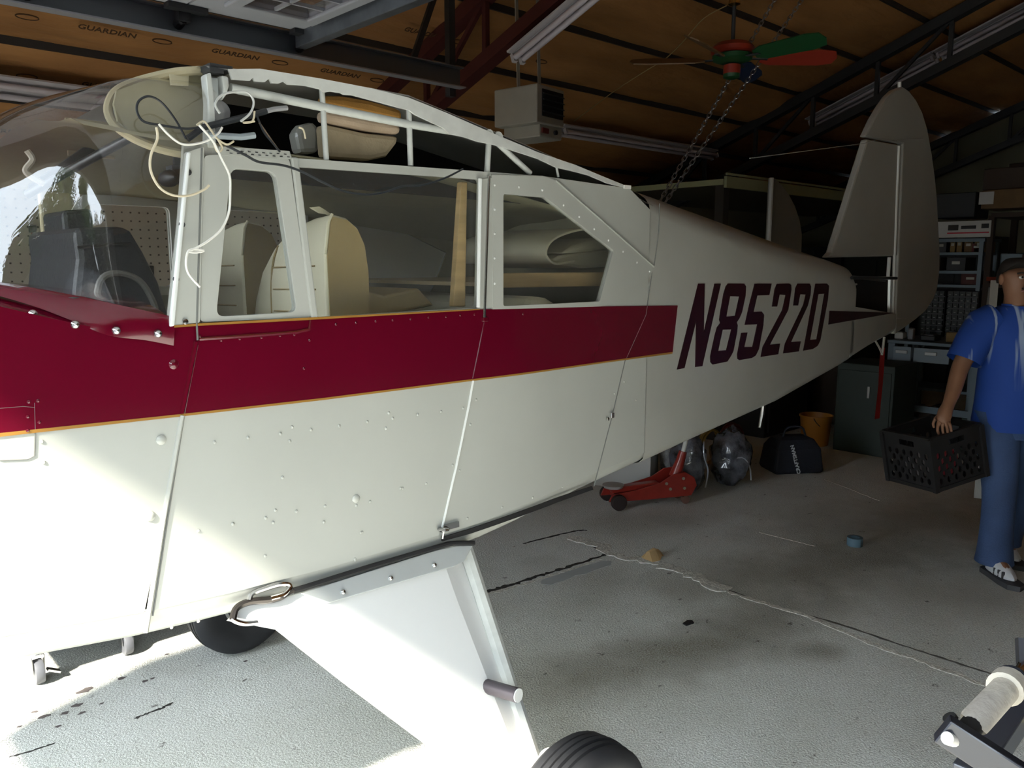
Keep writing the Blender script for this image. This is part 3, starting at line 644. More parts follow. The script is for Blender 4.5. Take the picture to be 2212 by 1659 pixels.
bt = [(1352,407),(1310,396),(1270,379),(1240,371),(1200,362),(1160,343),(1120,330),(1085,318),(1060,312),(1030,306),(1000,296),(970,290),(955,276),(925,262),(895,248),(882,238),(860,233),(820,222),(790,214),(760,206),(742,205),(735,201),(712,198),(700,200),(690,193),(660,186),(640,184),(620,183),(612,176),(600,181),(585,180),(580,170),(570,178),(548,176),(545,168),(538,175),(500,172)]
MB().sheet([P2(*p) for p in tp+bt], [], flank(.004), (0,.006,0)).build('roof_edge_strip', mat('chalky_white_fabric', (.60,.61,.58), .7, var=.12, vscale=25), air)
MB().box(S(1355,404,.01), (.035,.006,.012), 0).build('tape_end', mat('white_tape', (.75,.74,.70), .6), air)
def rod(px, r, name='frame_tube', off=-.012, n=10, m=None): return MB().tube([S(*p, off) for p in px], r, n).build(name, m or tubem, air, smooth=True)
rod([(498,190),(600,211),(700,232),(880,268),(1062,297)], .0105)
rod([(694,176),(705,346)], .0068); rod([(882,213),(887,358)], .0075); rod([(1056,302),(1052,372)], .0085)
rod([(1070,305),(1145,374)], .0085); rod([(1078,307),(1140,328),(1196,350)], .0085); rod([(1200,350),(1206,382)], .004)
for p in ((1055,292),(1075,297)): MB().lathe([(.004,.008),(.016,.006),(.017,0),(.016,-.006),(.006,-.008)], S(*p, -.006), 'Y', 14).build('spar_fitting', tubem, air, smooth=True)
MB().box(S(880,218,-.004), (.02,.012,.014)).build('tube_bracket', tubem, air, bevel=.003)
# front spar fitting column
MB().sheet([P2(*p) for p in [(444,160),(456,156),(462,205),(466,320),(447,320),(449,215)]], [], flank(.002), (0,.03,0)).build('spar_plate', tubem, air, bevel=.004)
MB().sheet([P2(*p) for p in [(478,162),(494,165),(496,185),(490,205),(480,218),(482,190)]], [], flank(.0), (0,.03,0)).build('spar_plate', tubem, air, bevel=.004)
MB().sheet([P2(*p) for p in [(458,162),(480,165),(482,205),(476,228),(462,222)]], [], lambda u,v: (u, ys(u)+.02, v), (0,.01,0)).build('spar_channel', alu, air, bevel=.002)
MB().lathe([(.004,.006),(.020,.006),(.023,.004),(.018,0),(.023,-.004),(.020,-.006),(.004,-.006)], S(474,241,-.02), 'Y', 16).build('cable_pulley', mat('grey_phenolic', (.22,.22,.23), .5), air, smooth=True)
MB().box(S(468,150,-.03), (.05,.05,.012)).box(S(460,155,-.02), (.03,.04,.01)).build('roof_bracket', dsteel, air)
rod([(405,300),(440,275),(520,255),(575,240)], .007, 'wire_loom', .004, 8, wireb)
rod([(575,240),(592,236),(620,233)], .0055, 'loom_end', .004, 8, mat('grey_tape', (.30,.30,.31), .6))
rod([(450,292),(520,296),(550,292)], .007, 'pitot_tube', .006, 8, mat('blue_grey_hose', (.32,.37,.40), .5))
# insulation packed in the wing root
def pad(px, m, name, y, th=.05): return MB().slab([OY(*p, y) for p in px], (0, th, 0)).build(name, m, air, bevel=.012)
pad([(703,205),(740,206),(800,216),(868,236),(872,256),(864,262),(705,230)], foamo, 'foam_pad', 1.80)
pad([(702,236),(760,246),(866,268),(868,290),(800,282),(704,262)], mat('pink_beige_foam', (.55,.42,.30), .9, var=.2, vscale=9, bump=.4, bscale=25), 'foam_pad', 1.79)
pad([(700,266),(790,286),(864,294),(858,312),(838,338),(800,346),(706,340)], foamb, 'foam_pad', 1.80)
pad([(640,285),(655,268),(680,262),(692,280),(690,330),(650,332)], mat('clear_tubing_grey', (.34,.34,.31), .3), 'vent_duct', 1.85)
MB().sheet([(.80,1.90),(2.35,1.88),(2.30,1.91),(2.0,1.955),(1.56,2.03),(1.26,2.08),(.80,2.09)], [], lambda u,v: (u, 2.10, v), (0,.01,0)).build('roof_space_shade', mat('interior_shade_black', (.006,.006,.007), .9), air)  # black sheet stands in for the shade of the roof space
# ------------------------------------------------------------------ inside the cabin
rings = []
for k in range(15):
    x = .50+1.9*k/14; zc = interp([(.5,2.00),(.8,1.985),(1.5,1.955),(1.9,1.90),(2.4,1.84)], x); row = []
    for j in range(13):
        t = -1+2*j/12; hw = YC-ys(x)-.02
        row.append(Vector((x, YC+hw*t, zc - .10*abs(t)**3.2 + mnoise.noise(Vector((x*4, t*3, 0)))*.012 - (.0 if t > -.7 else -.045*(abs(t)-.7)/.3))))
    rings.append(row)
MB().loft(rings, ring_closed=False).build('headliner', liner, air, smooth=True)
# lining of far wall and rear bulkhead behind the windows
MB().sheet([(1.50,1.40),(2.38,1.40),(2.38,1.84),(1.9,1.90),(1.5,1.92)], [fqtr], lambda u,v: (u, 2*YC-ys(u)-.02, v), (0,.005,0)).build('side_lining', liner, air)
MB().slab([(2.36,1.85,1.0),(2.36,2.69,1.0),(2.36,2.69,1.86),(2.36,2.27,1.92),(2.36,1.85,1.86)], (.01,0,0)).build('rear_bulkhead', liner, air)
cf = MB().box((1.25, YC, .95), (1.3, .96, .02)).build('cabin_floor', mat('dark_carpet', (.05,.045,.04), .95), air)
MB().slab([OY(*p, 1.90) for p in [(1070,590),(1310,588),(1310,618),(1070,622)]], (0,.02,0)).build('shelf_lip', wood, air, bevel=.004)
MB().box((1.98, 2.30, 1.612), (.70, .78, .012)).build('hat_shelf', mat('tan_board', (.45,.34,.2), .7), air)
# front seat: pear-shaped backrest with piping
sx0 = OY(712,600,1.83).x; sz0 = OY(712,462,1.83).z
def seat(y0):
    ZZ = [(0,sz0),(.08,sz0-.006),(.16,sz0-.02),(.24,sz0-.045),(.31,sz0-.08),(.37,sz0-.13),(.42,sz0-.21),(.45,sz0-.32)]
    prof = lambda zt: [(sx0-.01,.98),(sx0-.012,zt-.10),(sx0,zt-.02),(sx0+.012,zt),(sx0+.055,zt-.008),(sx0+.085,zt-.03),(sx0+.105,zt-.07),(sx0+.115,zt-.14),(sx0+.115,.98)]
    b = MB().loft([[Vector((x, y0+d, z)) for x, z in prof(zt)] for d, zt in ZZ]).build('seat_back', cream, air, smooth=True, bevel=.006)
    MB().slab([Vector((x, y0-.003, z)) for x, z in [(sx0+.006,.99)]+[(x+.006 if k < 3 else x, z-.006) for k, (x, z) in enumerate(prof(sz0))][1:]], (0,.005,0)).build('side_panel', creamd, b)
    MB().tube([Vector((x, y0-.003, z)) for x, z in prof(sz0)[1:4]], .004, 6).build('piping', cream, b, smooth=True)
    MB().tube(smoothpath([Vector((sx0-.010, y0+.30, 1.1)), Vector((sx0-.012, y0+.30, sz0-.20)), Vector((sx0, y0+.27, sz0-.075))], 4), .003, 5).build('pleat', creamd, b)
    for q in range(4): MB().tube([Vector((sx0-.013, y0+.05, sz0-.13-.06*q)), Vector((sx0-.015, y0+.28, sz0-.135-.06*q))], .0022, 5).build('pleat', creamd, b)
    MB().box((sx0-.19, y0+.23, 1.20), (.42,.44,.14)).build('seat_cushion', cream, air, bevel=.03)
seat(1.83); seat(2.31)
MB().slab([OY(*p, 1.86) for p in [(672,448),(690,446),(700,452),(712,460),(724,470),(708,463),(692,460)]], (0,.01,0)).build('headrest_tab', mat('white_leatherette', (.72,.66,.50), .6, var=.1, bump=.3, bscale=8), air)
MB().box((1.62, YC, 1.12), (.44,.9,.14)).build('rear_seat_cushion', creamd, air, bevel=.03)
MB().box((1.82, YC-.02, 1.36), (.13,.86,.42), R=Matrix.Rotation(.12,3,'Y')).build('rear_seat_back', cream, air, bevel=.035)
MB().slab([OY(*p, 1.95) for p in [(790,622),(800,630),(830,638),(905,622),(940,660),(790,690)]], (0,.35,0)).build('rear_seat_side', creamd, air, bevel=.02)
blackm_ = mat('panel_black', (.02,.02,.022), .5)
# instrument cover (glareshield), radio box, side curtain
MB().slab([OY(*p_, 2.22) for p_ in [(150,720),(168,560),(160,500),(172,492),(270,489),(285,500),(312,545),(345,610),(378,720)]], (0,.48,0)).build('glareshield', blackv, air, bevel=.018)
MB().slab([OY(*p_, 2.55) for p_ in [(134,455),(200,450),(206,512),(140,514)]], (0,.22,0)).build('compass_box', blackv, air, bevel=.012)
MB().tube([OY(167,535,2.21), OY(240,528,2.21), OY(282,526,2.21)], .004, 6).build('glareshield_seam', mat('panel_black', (.02,.02,.022), .5), air)
MB().tube(smoothpath([OY(*p_, 2.19) for p_ in [(205,690),(215,610),(250,590),(300,605),(330,650),(345,700)]], 4), .008, 8).build('control_yoke', mat('grey_yoke', (.16,.16,.15), .5), air, smooth=True)
MB().lathe([(.003,.012),(.022,.010),(.024,0),(.022,-.010),(.003,-.012)], OY(160,652,1.80), 'Z', 16).build('vent_ball', blackm_, air, smooth=True)
MB().slab([(.52,1.81,1.30),(.52,2.73,1.30),(.52,2.73,1.52),(.52,1.81,1.52)], (.01,0,0)).build('instrument_panel', mat('panel_black', (.02,.02,.022), .5), air)
# brace tubes behind the windshield
blk = mat('black_painted_tube', (.016,.018,.022), .3)
MB().tube([OY(60,420,2.28), OY(180,352,2.12), OY(285,295,1.98)], .0105, 10).build('brace_tube', blk, air, smooth=True)
MB().tube([OY(70,408,2.36), OY(150,352,2.42), OY(212,308,2.48)], .0125, 10).build('brace_tube', blk, air, smooth=True)
MB().box(OY(195,300,2.50), (.12,.01,.10)).build('brace_tape', tape, air)
MB().tube(smoothpath([OY(*p, y) for p, y in [((441,152),1.80),((380,156),1.82),((310,172),1.85),((262,190),1.86),((240,212),1.86),((234,242),1.86),((250,272),1.85),((290,300),1.83),((345,322),1.80),((396,333),1.78)]], 5), .0095, 8).build('headliner_bead', mat('cream_cloth_bead', (.52,.46,.30), .8, var=.15, vscale=20), air, smooth=True)
MB().slab([OY(*p, 1.815) for p in [(366,160),(408,163),(407,186),(368,184)]], (0,.002,0)).build('tape_square', mat('pale_masking_tape', (.62,.57,.40), .6), air)
MB().slab([OY(*p, 1.83) for p in [(252,196),(300,178),(360,163),(400,160),(440,164),(440,330),(395,328),(340,314),(290,292),(255,262),(246,225)]], (0,.01,0)).build('headliner_front', liner, air)
MB().lathe([(.003,.03),(.018,.03),(.02,0),(.012,-.02),(.003,-.03)], OY(368,385,1.95), 'Y', 12).box(OY(380,378,1.97), (.03,.04,.04)).build('ventilator', dsteel, air, smooth=True)
MB().tube(smoothpath([OY(*p, 2.2) for p in [(58,325),(70,345),(55,368),(72,385),(95,397)]], 5), .007, 6).build('torn_liner_edge', mat('torn_white_lining', (.6,.57,.48), .8), air, smooth=True)
# rolled upholstery on the hat shelf
ro = smoothpath([OY(*p, 1.98) for p in [(1240,565),(1200,570),(1182,556),(1180,540),(1192,520),(1220,505),(1260,495),(1320,490),(1340,500)]], 5)
MB().loft([[p + Vector((0, d, 0)) for d in (0,.5)] for p in ro], ring_closed=False).build('roll_cover', cream, air, smooth=True)
MB().tube(ro, .0045, 6).build('roll_edge', cream, air, smooth=True)
for pp in ([(1200,570),(1195,560),(1210,552),(1250,545),(1330,536),(1340,575),(1260,580)], [(1215,548),(1240,530),(1290,515),(1335,512),(1335,535),(1270,545)]):
    MB().slab([OY(*p, 2.0) for p in pp], (0,.42,0)).build('folded_cloth', mat('white_leatherette', (.72,.66,.50), .6, var=.1, bump=.3, bscale=8), air, bevel=.012, smooth=True)
MB().slab([OY(*p, 2.25) for p in [(1137,545),(1160,528),(1168,548),(1146,562)]], (0,.004,0)).build('paper_tag', mat('cream_card', (.7,.62,.46), .7), air)
# far window posts seen through the glass
MB().box((.70, 2.84-.03, 1.72), (.09,.03,.5)).build('far_door_post', mat('cream_trim', (.62,.56,.36), .5), air, bevel=.008)
# ------------------------------------------------------------------ tail
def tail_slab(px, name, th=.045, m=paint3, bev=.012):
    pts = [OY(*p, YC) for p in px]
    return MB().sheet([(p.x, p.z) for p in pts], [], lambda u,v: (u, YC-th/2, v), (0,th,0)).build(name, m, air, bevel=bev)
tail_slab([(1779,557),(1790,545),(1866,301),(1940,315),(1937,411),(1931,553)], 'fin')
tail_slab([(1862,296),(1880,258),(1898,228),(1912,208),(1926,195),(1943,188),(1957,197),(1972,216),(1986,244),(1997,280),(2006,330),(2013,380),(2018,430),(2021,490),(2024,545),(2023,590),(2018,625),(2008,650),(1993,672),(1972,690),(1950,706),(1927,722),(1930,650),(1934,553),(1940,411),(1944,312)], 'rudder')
MB().tube([OY(1941,315,YC-.024), OY(1937,411,YC-.024), OY(1932,553,YC-.024), OY(1929,650,YC-.024), OY(1927,720,YC-.024)], .009, 8).build('rudder_hinge_line', mat('bright_edge_paint', (.78,.8,.78), .35), air, smooth=True)
MB().tube([OY(1943,190,YC), OY(1943,177,YC)], .012, 8).build('tail_light', wirew, air, smooth=True)
MB().tube([OY(1921,556,YC-.01), OY(1918,600,YC-.01)], .012, 8).build('tail_post', mat('bright_edge_paint', (.78,.8,.78), .35), air, smooth=True)
MB().tube([OY(1921,600,YC), OY(1919,680,YC)], .02, 8).build('tail_post', alu, air, smooth=True)
MB().tube([OY(1840,600,2.10), OY(1936,601,2.16)], .010, 8).build('stabiliser_tube', blk, air, smooth=True)
MB().tube([OY(1800,622,2.12), OY(1850,614,2.14)], .006, 8).build('trim_rod', alu, air, smooth=True)
MB().slab([(4.7,YC,1.25),(5.62,YC,1.25),(5.62,YC,1.56),(4.7,YC,1.60)], (0,.01,0)).build('stern_bay_shade', mat('interior_shade_black', (.006,.006,.007), .9), air)  # black sheet paints the darkness inside the open stabiliser bay
MB().tube([(4.72,2.20,1.60),(5.5,2.26,1.56)], .01, 8).build('stern_tube', blk, air)
wirem = mat('tail_wire', (.5,.5,.48), .4, metal=.6)
MB().tube([OY(1995,300,YC-.04), OY(1955,302,YC-.04), OY(1938,303,YC-.03)], .0022, 5).build('brace_wire', wirem, air)
MB().tube([OY(1935,306,YC-.03), OY(1900,300,YC-.03), OY(1870,309,YC-.05), OY(1850,312,YC-.08), OY(1620,342,YC-.4)], .0022, 5).build('brace_wire', wirem, air)
MB().tube([OY(1905,686,YC-.03), OY(1935,688,YC-.04), OY(1960,686,YC-.03)], .003, 5).build('rudder_wire', wirem, air)
MB().tube([S(1650,868,-.05), S(1647,895,-.05), S(1641,924,-.05)], [.010,.012,.009], 8).build('drain_mast', chrome, air, smooth=True)
# ------------------------------------------------------------------ landing gear
GN = (0, .63, -.34); GP = (1.0, 1.75, .90)
def G(px, py, off=0.0):
    n = Vector(GN).normalized(); return PL(px, py, Vector(GP)-n*off, GN)
gear_face = [(505,1333),(530,1305),(560,1296),(600,1296),(640,1284),(700,1266),(820,1228),(940,1192),(990,1182),(1001,1214),(963,1226),(987,1295),(1083,1545),(1124,1655),(1180,1790),(1130,1790),(962,1622),(760,1470),(612,1353),(560,1343)]
gn = Vector(GN).normalized()
MB().slab([G(*p) for p in gear_face], gn*.05).build('gear_fairing', mat('white_gear_paint', (.74,.75,.74), .3, coat=.3), air)
aft = [(963,1226),(987,1295),(1083,1545),(1124,1655),(1180,1790)]; aft2 = [(1001,1214),(1049,1332),(1128,1539),(1162,1635),(1225,1790)]
MB().loft([[G(*a), G(*b, -.03), G(*b, -.055)] for a, b in zip(aft, aft2)], ring_closed=False).build('fairing_trailing_edge', mat('white_gear_paint', (.74,.75,.74), .3, coat=.3), air, smooth=False)
MB().slab([G(*p, .012) for p in [(650,1281),(940,1189),(985,1179),(1022,1178),(1003,1212),(985,1222),(711,1302)]], gn*.011).build('root_cuff', alu, air, bevel=.002)
for p in [(741,1279),(844,1249),(938,1221)]:
    c = G(*p, .013); MB().ball(c, .0075, 10, 6).build('cuff_screw', screwm, air, smooth=True)
def gpath(px, r, name, m, off=.014, n=8): return MB().tube(smoothpath([G(*p, off) for p in px], 4), r, n).build(name, m, air, smooth=True)
gpath([(630,1276),(660,1268),(800,1224),(940,1183),(975,1174),(1024,1173)], .0075, 'rubber_strip', blackr)
gpath([(503,1338),(508,1318),(522,1306),(545,1299),(580,1296),(605,1290),(622,1280),(632,1275)], .0085, 'rubber_strip', mat('polished_dark_trim', (.10,.09,.085), .15, metal=.9))
gpath([(538,1297),(545,1282),(570,1272),(600,1263),(622,1262),(626,1270),(612,1285),(585,1293)], .0065, 'chrome_trim', chrome, .018)
gpath([(500,1335),(510,1342),(530,1347),(556,1345)], .006, 'chrome_trim', chrome)
a_, b_ = G(1050,1482,-.01), G(1118,1502,.09)
MB().tube([a_, b_], .020, 14).build('step_peg', mat('dark_grey_steel', (.10,.085,.095), .45, metal=.4), air, smooth=True)
MB().tube([b_+(b_-a_).normalized()*.0005, b_+(b_-a_).normalized()*.004], .0185, 14).build('peg_end', mat('bright_edge_paint', (.78,.8,.78), .35), air)
def wheel(c, lab, sgn):
    R, W = .222, .155
    pr = [(.085,-W*.30),(.13,-W*.42),(.17,-W*.50),(.20,-W*.46),(.214,-W*.36)]
    for q in range(-2, 3): pr += [(R-abs(q)*.0025, q*.022-.008), (R-abs(q)*.0025, q*.022+.006), (R-.010, q*.022+.009), (R-.010, q*.022+.012)]
    pr = pr[:-2] + [(.214,W*.36),(.20,W*.46),(.17,W*.50),(.13,W*.42),(.085,W*.30)]
    t = MB().lathe(pr, c, 'Y', 48).build('tire', tyre, air, smooth=True)
    MB().lathe([(.01,-.03),(.05,-.04),(.085,-.05),(.085,.05),(.05,.04),(.01,.03)], c, 'Y', 24).build('wheel_hub', mat('silver_wheel', (.5,.5,.5), .4, metal=.6), t, smooth=True)
wheel((1.445, 1.29, .222), 'left', 1); wheel((1.40, 3.25, .222), 'right', -1)
MB().tube([(1.44,1.75,.86),(1.445,1.42,.24),(1.445,1.30,.222)], .022, 8).build('gear_leg', tubem, air, smooth=True)
MB().tube(smoothpath([G(1166,1643,.0), OZ(1172,1628,.36), OZ(1190,1620,.37), OZ(1205,1640,.36)], 4), .007, 8).build('brake_line', tubem, air, smooth=True)
MB().slab([(1.10,2.79,.86),(1.55,2.79,.86),(1.46,3.14,.25),(1.36,3.14,.25)], (0,.04,.01)).build('gear_fairing', mat('white_gear_paint', (.74,.75,.74), .3, coat=.3), air)
# nose leg standing outside the open door
MB().tube([(-.35,YC,1.0),(-.42,YC,.24)], .03, 8).build('nose_leg', tubem, air, smooth=True)
wheel((-.42, YC, .222), 'nose', 1)
# cut wires hanging from the wing root
def wire(px, m, r=.0022, y=None, off=.03, nm='loose_wire'):
    pts = [S(*p, off) if y is None else OY(*p, y) for p in px]
    return MB().tube(smoothpath(pts, 6), r, 6).build(nm, m, air, smooth=True)
wire([(430,275),(400,278),(345,270),(310,262),(296,240),(300,218),(322,208),(350,222),(380,260),(402,300)], wireb, .0024, None, .02)
wire([(343,268),(365,292),(390,310),(415,312),(445,305),(470,290),(480,275)], wirew, .0024, None, .045)
wire([(430,270),(460,305),(480,345),(496,380),(497,420),(494,460),(478,495),(450,520),(425,535),(408,543),(425,545),(440,541),(410,540),(402,565),(408,592),(432,620)], wirew, .0026, None, .05)
wire([(338,275),(340,300),(326,335),(326,370),(345,405),(375,422),(410,422),(440,410),(452,400)], wirec, .0026, None, .035)
wire([(425,270),(440,262),(455,280),(470,300),(490,312),(505,305)], wirec, .0022, None, .04)
wire([(470,300),(480,320),(470,328),(462,310)], wirec, .0022, None, .04)
wire([(475,245),(465,225),(480,205),(510,198),(535,200),(548,220),(540,245),(520,262)], mat('grey_wire', (.55,.56,.54), .4), .0026, None, .03)
wire([(550,240),(545,262),(525,265),(550,262)], wirec, .0022, None, .03)
wire([(490,315),(530,335),(560,350),(610,357),(650,370),(700,395),(740,412),(790,420),(830,415),(870,402),(910,400),(960,385),(1000,365)], wireb, .0028, None, .03)
wire([(555,250),(570,285),(590,310),(605,328)], wireb, .0024, None, .02); wire([(560,265),(600,322)], mat('brown_wire', (.12,.08,.05), .5), .0022, None, .02)
wire([(645,275),(655,280),(660,300)], wirec, .0022, None, .01)
# ================================================================== outside the open door: trees mirrored in the windshield, leaf screens added to cut low skylight
leafm = mat('leaf_green', (0.045, 0.085, 0.018), 0.55, var=0.5, vscale=1.5, col2=(0.10,0.13,0.03)); barkm = mat('bark', (0.06,0.045,0.03), 0.9, var=0.3, vscale=12)
def crown(seed, n, h, r, cx=0):
    rnd = random.Random(seed); vs, fs = [], []
    blobs = [(Vector((rnd.uniform(-r,r)*.55, rnd.uniform(-r,r)*.55, h*(.45+.5*rnd.random()))), rnd.uniform(.35,.6)*r) for _ in range(14)]
    for _ in range(n):
        c, br = rnd.choice(blobs); d = Vector((rnd.gauss(0,1), rnd.gauss(0,1), rnd.gauss(0,1))).normalized(); p = c + d*br*rnd.uniform(.6,1)
        a = Vector((rnd.gauss(0,1), rnd.gauss(0,1), rnd.gauss(0,.6))).normalized(); b = a.cross(d).normalized(); s_ = rnd.uniform(.10,.22); k = len(vs)
        vs += [p-a*s_, p+b*s_*.5, p+a*s_, p-b*s_*.5]; fs.append((k,k+1,k+2,k+3))
    mb = MB(); mb.v = [tuple(v) for v in vs]; mb.f = fs; return mb
protos = []
for k in range(3):
    h = (7.5, 9.0, 6.2)[k]; r = (2.6, 3.0, 2.4)[k]
    me1 = crown(11+k, 5200, h, r).build('foliage', leafm); tr = MB().tube([(0,0,0),(.08,.05,h*.3),(-.05,.1,h*.6),(.05,0,h*.85)], [.2,.16,.1,.04], 8)
    tr.tube([(0,0,h*.3),(.6,.4,h*.55),(1.0,.6,h*.7)], [.09,.06,.03], 6).tube([(0,0,h*.35),(-.6,-.3,h*.55),(-1.1,-.5,h*.72)], [.09,.06,.03], 6)
    me2 = tr.build('trunk', barkm, smooth=True); protos.append((me1.data, me2.data)); bpy.data.objects.remove(me1); bpy.data.objects.remove(me2)
spots = [(-9.5,-7.0,0,1),(-12,-1.8,1,1.0),(-12.5,9.5,0,.9),(-8.0,13.0,0,.8),(-12.2,-11.6,1,.7),(-13.5,14.2,2,.7)]
for i, (x, y, k, s_) in enumerate(spots):
    t = thing('tree', (x, y, -.03), 'leafy green tree outside the open door, '+['widest crown towards the camera','just left of the gap in the leaf screens','just right of the gap in the leaf screens','nearest the leaf screen on the nose side','small one at the near leaf screen corner','small one at the far leaf screen corner'][i], 'tree', rz=i*1.3, group='trees outside the door'); t.scale = (s_, s_, s_)
    for nm, me in (('foliage', protos[k][0]), ('trunk', protos[k][1])): link(nm, me, t, local=True)

def light_screen(n, seed, a, b, label, H=2.9):  # unseen rows of leaves added to keep low skylight out of the door
    a, b = Vector(a), Vector(b); L = (b-a).length; d = (b-a)/L; rnd = random.Random(seed); vs, fs = [], []
    for _ in range(n):
        t = rnd.random()*L; h = rnd.random()**.8*H; p = a + d*t + Vector((rnd.uniform(-.5,.5), rnd.uniform(-.5,.5), .05+h*(1+.12*math.sin(t*1.3))))
        u = Vector((rnd.gauss(0,1), rnd.gauss(0,1), rnd.gauss(0,1))).normalized(); v = u.orthogonal().normalized(); s_ = rnd.uniform(.12,.24); k = len(vs)
        vs += [p-u*s_, p+v*s_*.5, p+u*s_, p-v*s_*.5]; fs.append((k,k+1,k+2,k+3))
    t_ = thing('light_screen', (a+b)/2, label, 'light_screen'); mb = MB(); mb.v = [tuple(v) for v in vs]; mb.f = fs; mb.build('foliage', leafm, t_)
    c = (a+b)/2; MB().bar(a+Vector((0,0,H*.44)), b+Vector((0,0,H*.44)), .7, H*.88).build('blocking_core', barkm, t_)
light_screen(8000, 3, (-16.2,-15,0), (-16.2,1.6,0), 'tall added light screen of leaves across the driveway opposite the open door', 5.6)
light_screen(6000, 6, (-16.2,8.2,0), (-16.2,19,0), 'tall added light screen of leaves beyond the gap where the driveway runs out', 5.6)
light_screen(4000, 4, (-16,-16.5,0), (-1.5,-13.5,0), 'tall added light screen of leaves along the side of the driveway', 4.6)
light_screen(4000, 5, (-16,20.5,0), (-1.5,17.5,0), 'tall added light screen of leaves on the nose side of the driveway', 4.6)
# ================================================================== things hung from the roof
white_en = mat('heater_enamel', (.42,.40,.34), .5, var=.08); blackm = mat('matt_black', (.008,.008,.009), .7)
hc = CAM + ray(1143, 243)*5.15
ht = thing('unit_heater', hc, 'boxy beige gas unit heater hanging from the roof beyond the fuselage', 'heater', rz=.15)
MB().box((0,0,.02), (.29,.34,.23)).build('casing', white_en, ht, bevel=.008, local=True)
MB().box((.04,0,-.13), (.24,.29,.08)).build('burner_box', white_en, ht, bevel=.008, local=True)
MB().box((.015,-.172,.03), (.22,.012,.16)).build('grille_opening', blackm, ht, local=True)
for k in range(4): MB().box((.015,-.182,-.025+.036*k), (.22,.016,.006), R=Matrix.Rotation(.5,3,'X')).build('louvre', dsteel, ht, local=True)
MB().box((-.03,-.15,-.13), (.065,.012,.03)).build('warning_plate', mat('red_plate', (.16,.02,.02), .5), ht, local=True)
MB().lathe([(.001,-.16),(.015,-.16),(.015,-.145),(.001,-.145)], (.08,0,-.13), 'Y', 10).build('gas_knob', blackm, ht, local=True)
for sx in (-.11, .11): MB().bar((sx,.0,.13), (sx-.03,.0,zr(hc.y)-hc.z-.05), .028, .006, (0,1,0)).build('hanger_strap', white_en, ht, local=True)
# ceiling fan
fc = CAM + ray(1582, 118)*4.75
fn = thing('ceiling_fan', fc, 'ceiling fan with a red blade, a green blade and brass mount', 'ceiling fan', rz=AX-PI/2)
redp = mat('red_plastic', (.24,.022,.010), .45); grnp = mat('green_plastic', (.007,.055,.016), .45); orgp = mat('brown_blade', (.13,.07,.025), .5); blup = mat('blue_blade', (.015,.03,.08), .5); brass = mat('brass', (.65,.45,.18), .25, metal=1)
MB().lathe([(.01,.06),(.10,.06),(.125,.035),(.125,.01),(.10,0),(.01,0)], (0,0,0), 'Z', 20).build('motor_cap', redp, fn, smooth=True, local=True)
MB().lathe([(.09,0),(.115,-.005),(.115,-.03),(.06,-.05),(.02,-.05)], (0,0,0), 'Z', 20).build('motor_ring', grnp, fn, smooth=True, local=True)
MB().lathe([(.02,-.05),(.05,-.06),(.05,-.11),(.02,-.11)], (0,0,0), 'Z', 16).build('switch_housing', redp, fn, smooth=True, local=True)
MB().lathe([(.05,-.11),(.048,-.13),(.02,-.14)], (0,0,0), 'Z', 16).build('switch_cap', grnp, fn, smooth=True, local=True)
MB().tube([(0,0,.06),(0,0,.36)], .012, 8).build('down_rod', dsteel, fn, local=True)
MB().lathe([(.012,.27),(.035,.28),(.03,.31),(.05,.33),(.04,.36),(.065,.40),(.02,.42),(.02,max(.45, zr(fc.y)-fc.z-.02))], (0,0,0), 'Z', 16).build('canopy', brass, fn, smooth=True, local=True)
for ang, m_, nm in ((-4, redp, 'red'), (-50, grnp, 'green'), (176, orgp, 'brown'), (62, blup, 'blue'), (-125, orgp, 'brown')):
    a = math.radians(ang); R = Matrix.Rotation(a,3,'Z') @ Matrix.Rotation(-.45,3,'X'); o = R @ Vector((1,0,0))
    bl = [(.16,-.03),(.22,-.055),(.50,-.065),(.58,-.05),(.60,0),(.58,.05),(.50,.065),(.22,.055),(.16,.03)]
    b = MB().slab([R @ Vector((x,y,-.035)) for x, y in bl], R @ Vector((0,0,.007))).build('blade', m_, fn, local=True)
    MB().bar(R @ Vector((.08,0,-.03)), R @ Vector((.20,0,-.038)), .03, .006).build('blade_iron', dsteel, fn, local=True)
# chains of the hoist
chm = mat('chain_steel', (.30,.30,.31), .35, metal=.9); pit = []
lk = MB(); ring = []
for k in range(14):
    a = 2*PI*k/14; ring.append(Vector((math.cos(a)*.011, 0, math.sin(a)*.011 + (.010 if math.sin(a) > 0 else -.010))))
link_me = lk.tube(ring, .0034, 6, closed=True).build('tmp', chm, smooth=True); lme = link_me.data; bpy.data.objects.remove(link_me)
for ci, (pa, pb, lab) in enumerate((((1432,424), (1690,-30), 'steel hoist chain, the left one of the slanting pair before the fan'), ((1446,424), (1752,-30), 'steel hoist chain, the right one of the slanting pair before the fan'))):
    A = CAM + ray(*pa)*4.75; B = CAM + ray(*pb)*5.1; A = A + (A-B)*.25; d = (B-A).normalized(); L = (B-A).length; n = int(L/.0335)
    c = thing('hoist_chain', A, lab, 'chain', group='hoist chains')
    q = Vector((0,0,1)).rotation_difference(d)
    for k in range(n):
        o = link('chain_link', lme, c, local=True); o.rotation_mode = 'QUATERNION'; o.location = d*(.0335*k); o.rotation_quaternion = q @ Matrix.Rotation(PI/2*(k % 2)+.5, 3, 'Z').to_quaternion()
